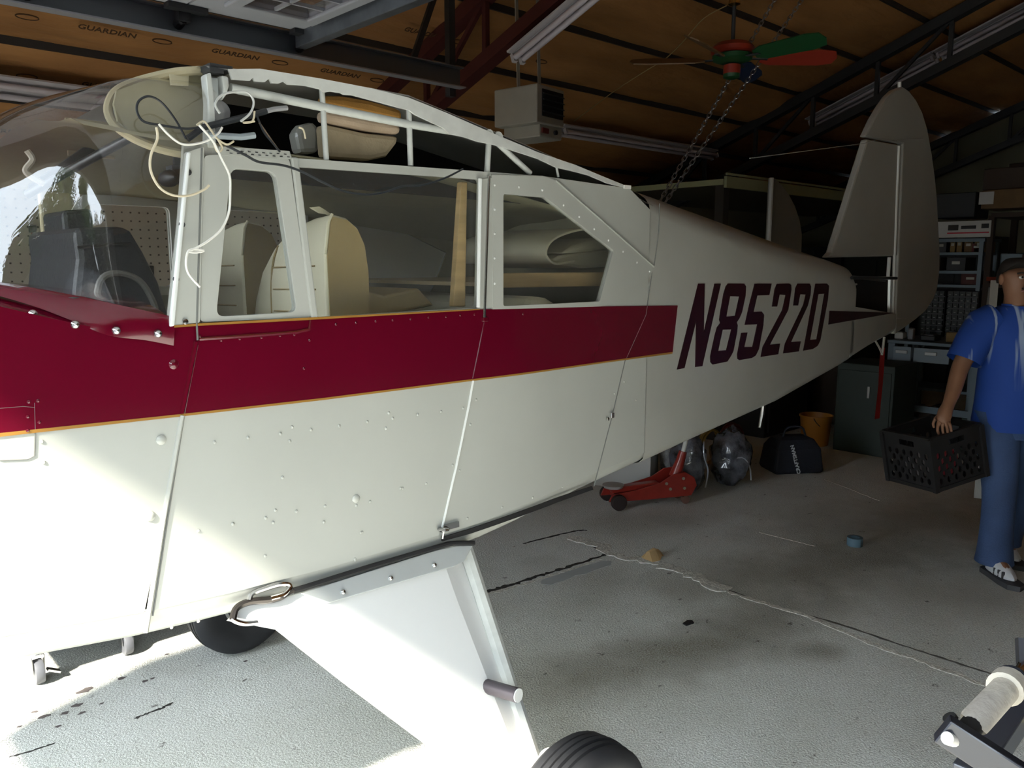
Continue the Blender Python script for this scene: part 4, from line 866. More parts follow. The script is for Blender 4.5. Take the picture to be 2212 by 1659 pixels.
# yellow cord under the roof
tag(MB().tube(smoothpath([rp(1570,12,.3), rp(1520,40,.28), rp(1480,85,.3), rp(1440,125,.3), rp(1400,150,.3), rp(1330,195,.3), rp(1240,262,.2)], 4), .004, 5).build('power_cord', mat('tan_cord', (.35,.25,.10), .6)), 'thin tan power cord drooping below the roof beside the fan', 'cord')
# loft with pale trim in the far corner
pale = mat('pale_green_trim', (.42,.45,.26), .6); lc = OZ(1565, 388, 2.42)
lf = thing('storage_loft', (lc.x, lc.y, 2.3), 'storage loft with pale trim boards in the far corner behind the fuselage', 'loft')
MB().box(((lc.x+11.9)/2, (lc.y+6.1)/2, 2.40), (11.9-lc.x, 6.1-lc.y, .06)).build('deck', mat('dark_plywood', (.07,.06,.035), .8), lf)
MB().box(((lc.x+11.9)/2, lc.y-.01, 2.40), (11.9-lc.x, .03, .10)).build('trim_board', pale, lf)
MB().box((lc.x-.01, (lc.y+6.1)/2, 2.40), (.03, 6.1-lc.y, .05)).build('trim_board', pale, lf)
MB().box(((lc.x+11.9)/2, lc.y-.02, 2.47), (11.9-lc.x, .02, .02)).build('upper_rail', pale, lf)
for x in (lc.x+.05, 10.4): MB().box((x, lc.y+.05, 1.19), (.09,.09,2.38)).build('loft_post', mat('dark_post', (.04,.035,.03), .8), lf)
# upright control surface standing behind the tail
ups = [OY(*p, 4.0) for p in [(1661,520),(1667,384),(1676,386),(1690,400),(1705,420),(1718,445),(1728,475),(1733,505),(1732,545)]]
xs0, xs1 = ups[0].x, ups[-1].x
poly = [(xs0, .90)] + [(p.x, p.z) for p in ups] + [(xs1-.05, .90)]
pn = thing('control_surface', ((xs0+xs1)/2, 4.02, .90), 'pale grey half-round tail surface standing upright behind the fuselage', 'aircraft part')
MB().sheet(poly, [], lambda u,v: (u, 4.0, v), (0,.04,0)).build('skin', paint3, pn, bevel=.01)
MB().tube([ups[0]+Vector((0,0,-.4)), ups[1]], .02, 8).build('leading_edge_tube', mat('bright_edge_paint', (.78,.8,.78), .35), pn, smooth=True)
st = thing('storage_cabinet', ((xs0+xs1)/2, 4.02, 0), 'low black cabinet under the upright tail surface', 'cabinet')
MB().box(((xs0+xs1)/2, 4.15, .45), (xs1-xs0+.2,.5,.90)).build('body', blackm, st, bevel=.008)
MB().box(((xs0+xs1)/2, 3.89, .45), (xs1-xs0+.1,.02,.80)).build('door', blackm, st, bevel=.004)

# ================================================================== left wall seen through the cabin
pegm = mat('pegboard', (.46,.42,.35), .8, var=.12, vscale=3)
pb = thing('pegboard', (3.4, 6.57, 1.3), 'large tan pegboard of tool hooks on the far wall seen through the cabin', 'pegboard')
MB().box((3.4, 6.58, 1.45), (6.4, .02, 1.7)).build('board', pegm, pb)
hol = MB()
for i in range(88):
    for j in range(24): hol.box((.75+.0635*i, 6.568, .72+.0635*j), (.012,.004,.012))
tag(hol.build('peg_holes', mat('peg_hole_dark', (.08,.07,.06), .9), pb), kind='stuff')
rnd = random.Random(21); tl = mat('dark_tool_steel', (.035,.033,.035), .5, metal=.4); tr_ = mat('tool_red', (.25,.03,.03), .5)
tools = ['handsaw','hammer','wrench','pliers','square','file','snips','mallet']
for k in range(14):
    x = 1.5+.26*k+rnd.uniform(-.04,.04); z = rnd.uniform(1.6,2.05); kind = tools[k % 8]; L = rnd.uniform(.16,.34)
    t = thing('hand_'+kind if kind in ('file','square') else kind, (x, 6.55, z), f'dark {kind} hanging on the pegboard, {["first","second","third","fourth","fifth","sixth","seventh","eighth","ninth","tenth","eleventh","twelfth","thirteenth","fourteenth"][k]} from the left', 'tool', group='tools on the pegboard')
    MB().box((x,6.55,z-L/2), (.022,.02,L)).build('handle', tr_ if k % 3 == 0 else tl, t, bevel=.005)
    MB().box((x,6.55,z), (.05+.06*(k % 3), .025, .05+.05*(k % 2))).build('head', tl, t, bevel=.006)
cb = thing('wall_cabinet', (1.05, 6.4, 1.95), 'blue wall cabinet at the left end of the pegboard', 'cabinet')
MB().box((.9, 6.42, 2.15), (.6, .3, .5)).build('body', mat('blue_enamel', (.06,.13,.22), .5), cb, bevel=.006)
MB().box((.9, 6.262, 2.15), (.56, .015, .46)).build('door', mat('blue_enamel', (.06,.13,.22), .5), cb, bevel=.004)

# ================================================================== along the floor under the tail
red = mat('jack_red', (.30,.022,.014), .4, coat=.3, var=.2, vscale=12)
JA, JB = OZ(1318,1092,0), OZ(1462,1082,0); jd = (JB-JA); jl = jd.length; jz = math.atan2(jd.y, jd.x)
jk = thing('floor_jack', (JA+JB)/2, 'red hydraulic floor jack with pale handle under the fuselage', 'floor jack', rz=jz)
def jb(mb, n, m, **k): return mb.build(n, m, jk, local=True, **k)
h_ = jl/2
for s_ in (-.085, .085):
    jb(MB().slab([Vector((x, s_, z)) for x, z in [(-h_-.04,.05),(-h_-.02,.10),(-h_*.3,.125),(h_*.35,.165),(h_*.72,.22),(h_+.02,.23),(h_+.09,.19),(h_+.11,.13),(h_+.07,.06),(0,.05)]], (0,.012,0)), 'side_plate', red, bevel=.003)
jb(MB().box((0,0,.07), (jl*.9,.16,.03)), 'frame_bed', red)
jb(MB().box((-h_*.3,0,.125), (jl*.7,.07,.04), R=Matrix.Rotation(-.06,3,'Y')), 'lift_arm', red, bevel=.008)
jb(MB().lathe([(.01,.13),(.065,.13),(.075,.145),(.075,.15),(.06,.148),(.01,.146)], (-h_+.02,0,0), 'Z', 20), 'saddle', mat('worn_saddle', (.45,.43,.40), .5, metal=.4), smooth=True)
for s_ in (-.12,.12): jb(MB().lathe([(.01,-.02),(.05,-.02),(.055,-.014),(.055,.014),(.05,.02),(.01,.02)], (-h_+.02,s_,.055), 'Y', 18), 'wheel', mat('jack_wheel', (.025,.015,.014), .6), smooth=True)
for s_ in (-.07,.07): jb(MB().lathe([(.01,-.014),(.03,-.014),(.03,.014),(.01,.014)], (h_+.03,s_,.03), 'Y', 14), 'caster', mat('rusty_caster', (.14,.07,.05), .6), smooth=True)
jb(MB().tube([(h_-.02,0,.18),(h_+.02,0,.30),(h_+.035,0,.36)], [.045,.033,.028], 12), 'handle_socket', red, smooth=True)
jb(MB().tube([(h_+.03,0,.33),(h_+.10,0,.62)], .016, 10), 'handle', mat('pale_handle', (.62,.60,.56), .5), smooth=True)
for x, z in ((h_*.5,.16),(h_*.62,.12),(h_+.0,.19),(h_+.01,.12)): jb(MB().lathe([(.001,-.101),(.011,-.101),(.011,-.093),(.001,-.093)], (x,0,z), 'Y', 8), 'bolt', mat('brassy_bolt', (.5,.48,.38), .4, metal=.8))
# white carton behind the jack
wc = OZ(1372,1056,0) + Vector((.10,.16,0)); wbx = thing('carton', wc, 'white carton with a small red mark behind the floor jack', 'box', rz=AX-PI/2-.35)
MB().box((0,0,.18), (.42,.34,.36)).build('box_body', mat('white_card', (.52,.51,.48), .7), wbx, bevel=.004, local=True)
MB().box((.0,-.172,.28), (.018,.003,.05)).build('red_mark', mat('red_print', (.5,.02,.04), .6), wbx, local=True)
MB().box((.02,-.172,.235), (.08,.002,.006)).build('print_line', mat('red_print', (.5,.02,.04), .6), wbx, local=True)
# plastic-wrapped bundles
bagm = mat('clear_plastic_over_dark_parts', (.16,.17,.20), .12, coat=1.0, var=.7, vscale=9, col2=(.03,.032,.04), bump=1.0, bscale=14)
fur = mat('white_fleece', (.42,.41,.40), .95, var=.4, vscale=20, bump=1.0, bscale=50)
def lump(name, c, r, label, cat, m, seed, extra=None):
    t = thing(name, (c[0],c[1],0), label, cat); rings = []; nr, nn = 14, 22
    for i in range(nr+1):
        a = PI*i/nr; row = []
        for j in range(nn):
            b = 2*PI*j/nn; d = Vector((math.sin(a)*math.cos(b), math.sin(a)*math.sin(b), -math.cos(a)))
            k = 1 + .20*mnoise.noise(d*2.1+Vector((seed,0,0))) + .10*mnoise.noise(d*5.5+Vector((0,seed,0))) + .06*abs(mnoise.noise(d*11+Vector((0,seed,3))))
            p = Vector((d.x*r[0], d.y*r[1], d.z*r[2]))*k; p.z = max(p.z + r[2]*.96, 0.004); row.append(p if 0 < i < nr else p)
        rings.append(row)
    MB().loft(rings).build('bundle', m, t, smooth=True, local=True); return t
b1 = OZ(1505,1072,0); b2 = OZ(1600,1054,0)
t1 = lump('wrapped_bundle', b1+Vector((.05,.12,0)), (.13,.13,.22), 'clear plastic bag of black parts next to the floor jack handle', 'bag', bagm, 3)
t2 = lump('wrapped_bundle', b2+Vector((.04,.12,0)), (.16,.15,.22), 'knotted clear plastic bag of black parts left of the navy tool bag', 'bag', bagm, 8)
t3 = lump('fleece_roll', (b1+b2)/2+Vector((.02,.38,0)), (.17,.14,.24), 'off-white fleece roll stuffed between two plastic bags', 'roll', fur, 5)
MB().tube(smoothpath([Vector((.0,-.13,.40)), Vector((-.02,-.15,.30)), Vector((.03,-.155,.18)), Vector((.01,-.15,.06))], 4), .006, 6).build('highlight_fold', mat('plastic_highlight', (.35,.37,.42), .1, coat=1.0), t1, smooth=True, local=True)  # raised fold in a paler colour that paints the bag's highlight
MB().tube(smoothpath([Vector((-.15,-.03,.20)), Vector((-.06,-.13,.24)), Vector((.02,-.15,.16)), Vector((.05,-.15,.05))], 4), .006, 6).build('highlight_fold', mat('plastic_highlight', (.35,.37,.42), .1, coat=1.0), t2, smooth=True, local=True)
cc = OZ(1625,1040,0)+Vector((.2,.5,0))
for k, (r_, m_, lab) in enumerate(((.14, mat('yellow_hose', (.40,.28,.07), .5), 'coil of yellow hose standing behind the plastic bags'), (.16, mat('red_hose', (.12,.02,.015), .5), 'coil of red hose standing behind the plastic bags'))):
    c = cc + Vector((.16*k,-.1*k,0)); t = thing('hose_coil', c, lab, 'hose', group='hose coils')
    for q in range(3): MB().tube([(math.cos(a)*r_, .02*q, r_+.02+math.sin(a)*(r_+.004*q)) for a in [2*PI*i/24 for i in range(24)]], .009, 6, closed=True).build('hose_turn', m_, t, smooth=True, local=True)
# navy tool bag with lettering
navy = mat('navy_canvas', (.010,.013,.022), .75, bump=.2, bscale=60); tb0 = OZ(1745,1030,0)+Vector((.10,.20,0))
tb = thing('tool_bag', tb0, 'navy canvas tool bag with white lettering on its side', 'bag', rz=AX-PI/2+.15)
MB().loft([[Vector((x*s1, y*s2, z)) for x, y in ((-1,-1),(1,-1),(1,1),(-1,1))] for z, s1, s2 in ((0,.20,.14),(.03,.21,.15),(.20,.19,.13),(.27,.15,.09),(.29,.10,.05))]).build('body', navy, tb, local=True, bevel=.02)
MB().tube(smoothpath([(-.1,-.03,.28),(-.06,-.03,.36),(.06,-.03,.36),(.1,-.03,.28)], 4), .009, 6).build('handle', navy, tb, smooth=True, local=True)
me = text_mesh('CRAFTSMAN', .042, .001, 1.0, .0014)
me.transform(Matrix(((0,-1,0),(.0,0,-1),(1,0,0))).to_4x4()); me.transform(Matrix.Rotation(-.26,4,'Y')); me.transform(Matrix.Rotation(-.10,4,'X')); me.transform(Matrix.Translation((-.04,-.148,.125))); me.materials.clear(); me.materials.append(mat('white_lettering', (.66,.68,.70), .6)); link('lettering', me, tb, local=True)
# orange bucket
ob = CAM + ray(1762,922)*7.5; ob = Vector((ob.x, ob.y, 0))
bk = thing('bucket', ob, 'orange plastic bucket standing in the dark under the tail', 'bucket')
MB().lathe([(.01,0),(.115,0),(.118,.01),(.142,.26),(.15,.262),(.15,.28),(.138,.28),(.112,.02),(.01,.02)], (0,0,0), 'Z', 24).build('pail', mat('orange_plastic', (.42,.16,.02), .45), bk, smooth=True, local=True)
MB().tube([(math.cos(a)*.15, math.sin(a)*.15*.35-.05, .27-.0*math.sin(a)-abs(math.sin(a))*.10) for a in [PI*k/12+PI for k in range(13)]], .004, 5).build('bail', dsteel, bk, smooth=True, local=True)
# small things on the floor
c = OZ(1846,1178,0); MB_ = MB().lathe([(.026,0),(.045,0),(.045,.05),(.026,.05),(.026,0)], (c.x,c.y,.001), 'Z', 24)
tag(MB_.build('tape_roll', mat('blue_tape', (.10,.17,.22), .5), smooth=True), 'roll of blue-grey tape lying on the bare concrete', 'tape roll')
c = OZ(1412,1208,0); tag(MB().loft([[Vector((c.x+x, c.y+y, z)) for x, y, z in r] for r in ([(-.05,-.03,.002),(-.045,.04,.004),(-.05,.05,.012)],[(0,-.045,.004),(.005,.035,.03),(0,.05,.03)],[(.05,-.02,.010),(.055,.03,.032),(.05,.045,.042)],[(.08,-.01,.002),(.085,.02,.02),(.08,.03,.03)])], ring_closed=False).build('cardboard_scrap', mat('tan_cardboard', (.50,.34,.16), .8), smooth=False), 'bent scrap of tan cardboard on the joint in the floor', 'scrap')
bpy.data.objects['cardboard_scrap'].modifiers.new('solid','SOLIDIFY').thickness = .003
c = OZ(1486,1347,0); tag(MB().slab([c+Vector(v) for v in [(-.03,-.012,.001),(.02,-.02,.001),(.034,.0,.001),(.02,.016,.001),(-.025,.012,.001)]], (0,0,.006)).build('rubber_scrap', blackr), 'small black rubber scrap on the open floor', 'scrap')
# red streamer tied under the tail
s0 = OY(1907,735,2.24); sf = thing('tie_down_streamer', s0, 'red warning streamer hanging from a white cord under the tail', 'streamer')
MB().tube([s0+Vector((.02,0,.02)), s0+Vector((.01,0,-.06)), s0+Vector((.0,0,-.10))], .008, 6).build('cord', wirew, sf, smooth=True)
MB().tube([OY(1890,735,2.2), OY(1900,752,2.22), s0+Vector((0,0,-.09))], .007, 6).build('cord', wirew, sf, smooth=True)
sp = [OY(x, y, 2.25) for x, y in [(1906,752),(1904,790),(1901,830),(1897,870),(1894,905)]]
MB().loft([[p+Vector((-.04-.006*math.sin(k*2),-.004,0)), p+Vector((-.01,.012*math.sin(k*1.7),0)), p+Vector((.04,-.002,.0)), p+Vector((.0,.004+.012*math.sin(k*1.7),0))] for k, p in enumerate(sp)]).build('ribbon', mat('red_nylon', (.42,.012,.012), .6), sf, smooth=True)
# cart with casters under the nose
ct = thing('dolly', (.85,3.55,0), 'low steel dolly on grey swivel casters under the nose', 'dolly')
MB().box((.90,3.78,.24), (.75,.62,.05)).build('deck', dsteel, ct, bevel=.005)
cgrey = mat('grey_caster_rubber', (.10,.105,.12), .5)
for p, br in (((85,1475),1), ((275,1412),0)):
    c = OZ(*p, 0)
    for dy in (0, .42):
        w_ = MB().lathe([(.01,-.016),(.048,-.016),(.05,-.01),(.05,.01),(.048,.016),(.01,.016)], (c.x, c.y+dy, .05), 'X', 20).build('caster_wheel', cgrey, ct, smooth=True)
        for q in (-.024,.021): MB().slab([(c.x+q,c.y+dy-.02,.05),(c.x+q,c.y+dy+.02,.05),(c.x+q,c.y+dy+.045,.12),(c.x+q,c.y+dy-.02,.12)], (.003,0,0)).build('caster_fork', screwm, ct)
        MB().lathe([(.004,.12),(.03,.12),(.032,.13),(.02,.15),(.02,.22),(.004,.22)], (c.x,c.y+dy+.015,0), 'Z', 14).build('caster_swivel', screwm, ct, smooth=True)
        if br and dy == 0: MB().box((c.x+.05,c.y-.02,.045), (.05,.03,.008), R=Matrix.Rotation(.5,3,'Y')).build('brake_lever', screwm, ct)
# ================================================================== the back of the workshop
blk2 = mat('black_cabinet', (.010,.011,.011), .55); grs = mat('blue_grey_steel', (.10,.13,.145), .45, metal=.3)
brown = mat('brown_card', (.13,.075,.03), .8, var=.2); brown2 = mat('ochre_card', (.22,.14,.05), .8, var=.2); dkbr = mat('dark_brown_card', (.035,.022,.015), .8)
XB = 8.3
def at(px, py, x=XB): return OX(px, py, x)
# tall rack behind the rudder
pA, pB = at(1975, 520), at(2122, 520)
rk = thing('shelf_rack', ((XB+.2), (pA.y+pB.y)/2, 0), 'tall steel shelf rack behind the rudder and the man', 'shelf rack')
ya, yb = pA.y, pB.y
zs = [at(2060, v).z for v in (520, 548, 588, 618)]
for y in (ya, yb):
    for x in (XB, XB+.42): MB().box((x, y, at(2060,518).z/2), (.035,.035,at(2060,518).z)).build('upright', grs, rk)
for z in zs[1:] + [.9, .45, .1]: MB().box((XB+.21, (ya+yb)/2, z), (.45, abs(yb-ya), .025)).build('shelf', grs, rk)
MB().box((XB+.21, (ya+yb)/2, at(2060,516).z-.015), (.47, abs(yb-ya)+.06, .03)).build('shelf', grs, rk)
# white lamp carton along the top
a, b = at(1978, 500), at(2141, 500); zc_ = at(2060, 496).z
wl = thing('lamp_carton', (XB+.02, (a.y+b.y)/2, zc_-.07), 'long white carton with black and red print on top of the rack', 'box')
MB().box((XB+.05, (a.y+b.y)/2, zc_), (.14, abs(b.y-a.y), .15)).build('box_body', mat('white_carton', (.50,.50,.47), .7), wl, bevel=.003)
for pa, pb2, zz, hh, m_ in ((2050,2072,492,.05,'black_print'),(2078,2110,491,.03,'black_print'),(2122,2138,488,.04,'black_print'),(2048,2138,503,.012,'red_print')):
    u, v = at(pa, zz), at(pb2, zz); MB().box((XB-.022, (u.y+v.y)/2, (u.z+v.z)/2), (.003, abs(v.y-u.y), hh)).build('printed_mark', mat(m_, (.02,.02,.02) if 'black' in m_ else (.4,.03,.03), .7), wl)
# boxes standing on the shelves
row = [(1988,2010,518,548,dkbr,'dark brown box at the left end of the upper shelf of the rack'),(2012,2042,520,548,blk2,'black box in the middle of the upper shelf of the rack'),(2048,2060,517,548,brown2,'ochre binder leaning on the upper shelf of the rack'),(2062,2075,515,548,brown2,'taller ochre binder with pale label on the upper shelf'),(2078,2098,518,548,brown,'brown box beside the ochre binders on the upper shelf'),(2100,2126,516,548,brown2,'wide ochre box at the right end of the upper shelf'),
       (1990,2030,556,570,dkbr,'dark tray on the second shelf of the rack'),(2092,2118,550,566,mat('red_box',(.12,.02,.018),.6),'red box with white sticker on the second shelf'),(2040,2085,556,570,blk2,'flat black case on the second shelf of the rack'),(2070,2115,592,616,mat('dull_red_box',(.07,.018,.014),.7),'dull red carton on the third shelf of the rack')]
for (p0, p1, y0, y1, m_, lab) in row:
    u, v = at(p0, y1), at(p1, y1); zt_ = at((p0+p1)/2, y0).z; zb_ = min([z for z in zs+[at(2060,516).z] if z <= (at((p0+p1)/2, y1).z+.10)], key=lambda z: abs(z-at((p0+p1)/2, y1).z))+.0125
    t = thing('storage_carton', (XB+.15, (u.y+v.y)/2, zb_), lab, 'box', group='boxes on the rack'); h = max(zt_-zb_, .08)
    MB().box((XB+.17, (u.y+v.y)/2, zb_+h/2), (.28, abs(v.y-u.y)*.92, h)).build('box_body', m_, t, bevel=.004)
    MB().box((XB+.028, (u.y+v.y)/2, zb_+h*.6), (.004, min(.07,abs(v.y-u.y)*.5), h*.22)).build('sticker', mat('pale_sticker', (.40,.38,.32), .7), t)
# drawer cabinets below the rack shelves
for ci, (p0, p1, lab) in enumerate(((1988,2036,'black small-parts drawer cabinet, the left of two on the rack'),(2042,2108,'black small-parts drawer cabinet, the right of two on the rack'))):
    u, v = at(p0, 690, XB-.08), at(p1, 690, XB-.08); z1, z0 = at(2040, 628, XB-.08).z, .9135
    cbn = thing('drawer_cabinet', (XB, (u.y+v.y)/2, z0), lab, 'drawer cabinet', group='small-parts drawer cabinets')
    MB().box((XB+.12, (u.y+v.y)/2, (z0+z1)/2), (.34, abs(v.y-u.y), z1-z0)).build('body', blk2, cbn, bevel=.004)
    nc, nr = (4, 9) if ci == 0 else (5, 9)
    for r in range(nr):
        for c_ in range(nc):
            yy = min(u.y,v.y) + abs(v.y-u.y)*(c_+.5)/nc; zz = z0+(z1-z0)*(r+.5)/nr
            d = MB().box((XB-.062, yy, zz), (.03, abs(v.y-u.y)/nc*.86, (z1-z0)/nr*.78)).build('drawer', mat('smoky_drawer', (.022,.026,.024), .25), cbn)
            MB().box((XB-.08, yy, zz-.006), (.012, .02, .008)).build('pull', mat('drawer_pull', (.14,.14,.12), .4), d)
# bench below with grey rail
u, v = at(1925, 775, 7.6), at(2110, 775, 7.6); zt_ = at(2000, 742, 7.6).z
wbn = thing('steel_bench', (7.9, (u.y+v.y)/2, 0), 'blue-grey steel workbench with drawer fronts behind the tail', 'workbench')
MB().box((7.90, (u.y+v.y)/2, zt_), (.68, abs(u.y-v.y)+.06, .03)).build('top', grs, wbn, bevel=.004)
for p0, p1 in ((1928,1968),(1972,2052)):
    a, b = at(p0,770,7.58), at(p1,770,7.58); d = MB().box((7.585, (a.y+b.y)/2, at(2000,768,7.58).z), (.02, abs(a.y-b.y)*.97, .13)).build('drawer', mat('pale_blue_steel', (.17,.21,.235), .4), wbn, bevel=.004)
    MB().box((7.565, (a.y+b.y)/2, at(2000,764,7.56).z), (.02,.10,.03)).build('handle', mat('bright_pull', (.45,.45,.43), .3, metal=.6), d, bevel=.004)
MB().box((7.65, (u.y+v.y)/2, .36), (.05, abs(u.y-v.y), .06)).build('stretcher', grs, wbn)
for y in (u.y, v.y):
    for x in (7.62, 8.18): MB().box((x, y, zt_/2), (.06,.06,zt_-.02)).build('leg', grs, wbn)
sc_ = [(1945,735,.10,.06,'folded white paper on the steel bench beside the red streamer',mat('paper_white',(.45,.45,.42),.8)),(1968,733,.06,.10,'grey spray can on the steel bench',mat('spray_grey',(.2,.2,.2),.4)),(2010,736,.16,.05,'black tool case on the steel bench',blk2),(2060,735,.12,.09,'tan parts tray on the steel bench nearest the man',brown2)]
for px, py, ww, hh, lab, m_ in sc_:
    c = at(px, py, 7.75); t = thing('bench_item', (7.75, c.y, zt_+.0155), lab, 'bench item'); MB().box((7.75, c.y, zt_+.0155+hh/2), (ww, ww*.8, hh)).build('body', m_, t, bevel=.01); MB().box((7.75, c.y, zt_+.0155+hh), (ww*.7, ww*.5, .012)).build('cap', mat('dark_cap', (.05,.05,.05), .5), t)
# boxes and bins below the bench
rnd = random.Random(4)
cols = [blk2, grs, dkbr, mat('clear_bin', (.10,.115,.12), .25), blk2, mat('green_case', (.015,.03,.022), .6)]
names = ['black case','steel drawer unit','brown carton','translucent parts bin','black toolbox','dark green case']
pos = ['left of the bench legs','right of the bench legs','between the bench legs','at the foot of the bench','deepest under the bench','nearest the man under the bench']
k = 0
for i in range(6):
    y = u.y + (v.y-u.y)*(i+.5)/6; h = rnd.uniform(.25,.42); t = thing('under_bench_box', (7.95, y, 0), f'{names[i]} stacked under the workbench, {["first","second","third","fourth","fifth","sixth"][i]} from the streamer', 'box', group='boxes under the bench')
    w_ = abs(v.y-u.y)/6*.92; MB().box((7.95, y, h/2), (.5, w_, h)).build('box_body', cols[i], t, bevel=.008); MB().box((7.69, y, h*.65), (.02, w_*.4, .03)).build('handle', mat('bright_pull', (.45,.45,.43), .3, metal=.6), t)
    MB().box((7.95, y, h+.012), (.52, w_, .022)).build('lid', cols[(i+1) % 6], t, bevel=.005)
# dark lockers and stacked goods along the back wall
for i, (y0, y1, h, m_, lab) in enumerate([(5.3,6.1,1.9,blk2,'black steel locker in the far left corner'),(4.3,5.25,1.75,mat('dark_green_locker',(.018,.028,.020),.6),'dark green locker next to the black corner locker'),(3.35,4.2,2.0,blk2,'wide black locker behind the fin'),(-.2,.75,2.05,blk2,'tall black locker behind the man'),(-1.4,-.3,1.9,dkbr,'brown wooden cupboard right of the tall black locker')]):
    t = thing('locker', (11.6, (y0+y1)/2, 0), lab, 'locker'); MB().box((11.63, (y0+y1)/2, h/2), (.55, y1-y0, h)).build('body', m_, t, bevel=.006)
    for s_ in (0, 1):
        d = MB().box((11.345, y0+(y1-y0)*(.25+.5*s_), h/2), (.02, (y1-y0)*.48, h*.95)).build('door', m_, t, bevel=.004); MB().box((11.325, (y0+y1)/2+(.05 if s_ else -.05), h*.55), (.02,.015,.12)).build('handle', mat('bright_pull', (.45,.45,.43), .3, metal=.6), d)
# cartons stacked high at the right
for (px0, px1, py0, py1, x, m_, lab, lbl) in [(2016,2104,420,472,8.55,blk2,'black carton on top of the rack, left of the brown cartons',0),(2118,2260,412,452,8.2,brown,'brown carton with a white label high on the right',1),(2122,2250,366,411,8.25,dkbr,'dark brown carton on top of the labelled brown carton',0),(2176,2300,354,398,8.6,dkbr,'dark carton at the very back of the high stack',0)]:
    a, b = at(px0, py1, x), at(px1, py1, x); z0, z1 = a.z, at(px0, py0, x).z; t = thing('high_carton', (x+.2, (a.y+b.y)/2, z0), lab, 'box', group='cartons stacked high')
    MB().box((x+.2, (a.y+b.y)/2, (z0+z1)/2), (.4, abs(a.y-b.y), z1-z0)).build('box_body', m_, t, bevel=.006)
    MB().box((x+.2, (a.y+b.y)/2, z1+.004), (.3, abs(a.y-b.y)*.9, .006)).build('flap', m_, t)
    if lbl: c = at(2131, 428, x); MB().box((x-.003, c.y, c.z), (.004,.12,.11)).build('label', mat('white_label', (.42,.42,.40), .7), t)
sw = thing('shelf_rack', (8.6, .2, 0), 'wide dark timber shelf rack behind the man, carrying the brown cartons', 'shelf rack')
yR0, yR1 = at(2132, 500, 8.2).y, at(2330, 500, 8.2).y
for z in (at(2160,456,8.2).z, 1.5, 1.0, .5): MB().box((8.65, (yR0+yR1)/2, z-.03), (.75, abs(yR1-yR0), .04)).build('shelf', dkbr, sw)
for y in (yR0, yR1):
    for x in (8.32, 8.98): MB().box((x, y, at(2160,456,8.2).z/2), (.06,.05,at(2160,456,8.2).z-.06)).build('post', dkbr, sw)
rnd = random.Random(9)
for i in range(9):
    z = (.5,1.0,1.5)[i % 3]; y = yR1+.12+(yR0-yR1-.2)*((i//3)+.5)/3; h = rnd.uniform(.16,.36); t = thing('storage_bin', (8.5, y, z-.01), f'{["black","dark brown","smoky grey"][i//3]} bin on the {["low","middle","high"][i % 3]} shelf behind the man', 'bin', group='bins on the timber rack')
    MB().box((8.60, y, z-.01+h/2), (.42, abs(yR0-yR1)/3*.8, h)).build('bin_body', [blk2,dkbr,grs][i//3], t, bevel=.01); MB().box((8.385, y, z+h*.6), (.012,.07,.04)).build('tab', mat('pale_sticker', (.40,.38,.32), .7), t)
# dark goods under the tail, in front of the loft posts
for i, (px, py, x, ww, dd, hh, m_, nm, lab) in enumerate([(1800,950,8.1,.5,.5,.62,dkbr,'wooden_chest','dark brown chest right of the orange bucket'),(1700,930,8.2,.9,.5,1.0,blk2,'storage_cabinet','tall black cabinet farthest below the tail'),(1860,940,7.0,.5,.5,.8,mat('dark_green_locker',(.018,.028,.020),.6),'storage_cabinet','dark green cabinet behind the red streamer')]):
    c = OX(px, py, x); t = thing(nm, (x+dd/2, c.y, 0), lab, 'cabinet'); MB().box((x+dd/2, c.y, hh/2), (dd, ww, hh)).build('body', m_, t, bevel=.008)
    d = MB().box((x-.006, c.y, hh*.5), (.014, ww*.92, hh*.85)).build('door', m_, t, bevel=.004); MB().box((x-.02, c.y-.1*ww, hh*.7), (.015,.02,.10)).build('handle', mat('bright_pull', (.45,.45,.43), .3, metal=.6), d)
# step ladder beside the man
al = mat('ladder_aluminium', (.42,.42,.40), .4, metal=.5); f1, f2 = OZ(2112,1076,0), OZ(2138,1078,0)
ld = thing('step_ladder', (f1+f2)/2, 'aluminium step ladder standing just behind the man', 'ladder'); up = Vector((.35,.15,1.55)) - Vector((0,0,0)); wv = Vector((.62,-.5,0)).normalized()*.42
top1 = OX(2094, 800, f1.x+.35); 
for q, s_ in ((f1,0), (f1+wv,1)):
    MB().bar(q, q+Vector((.22,.08,1.55)), .05, .025).build('front_rail', al, ld); MB().bar(q+Vector((.55,.25,0)), q+Vector((.24,.10,1.5)), .04, .02).build('rear_rail', al, ld)
for k in range(1,6): p = f1+Vector((.22,.08,1.55))*(k/6); MB().bar(p, p+wv, .09, .02).build('step', al, ld); 
for k in (1,3): p = f1+Vector((.55,.25,0)).lerp(Vector((.24,.10,1.5)), k/5); MB().bar(p, p+wv, .03, .02).build('rear_brace', al, ld)
MB().bar(f1+Vector((.23,.09,1.56)), f1+wv+Vector((.23,.09,1.56)), .16, .03).build('top_cap', mat('ladder_cap', (.25,.05,.03), .5), ld)

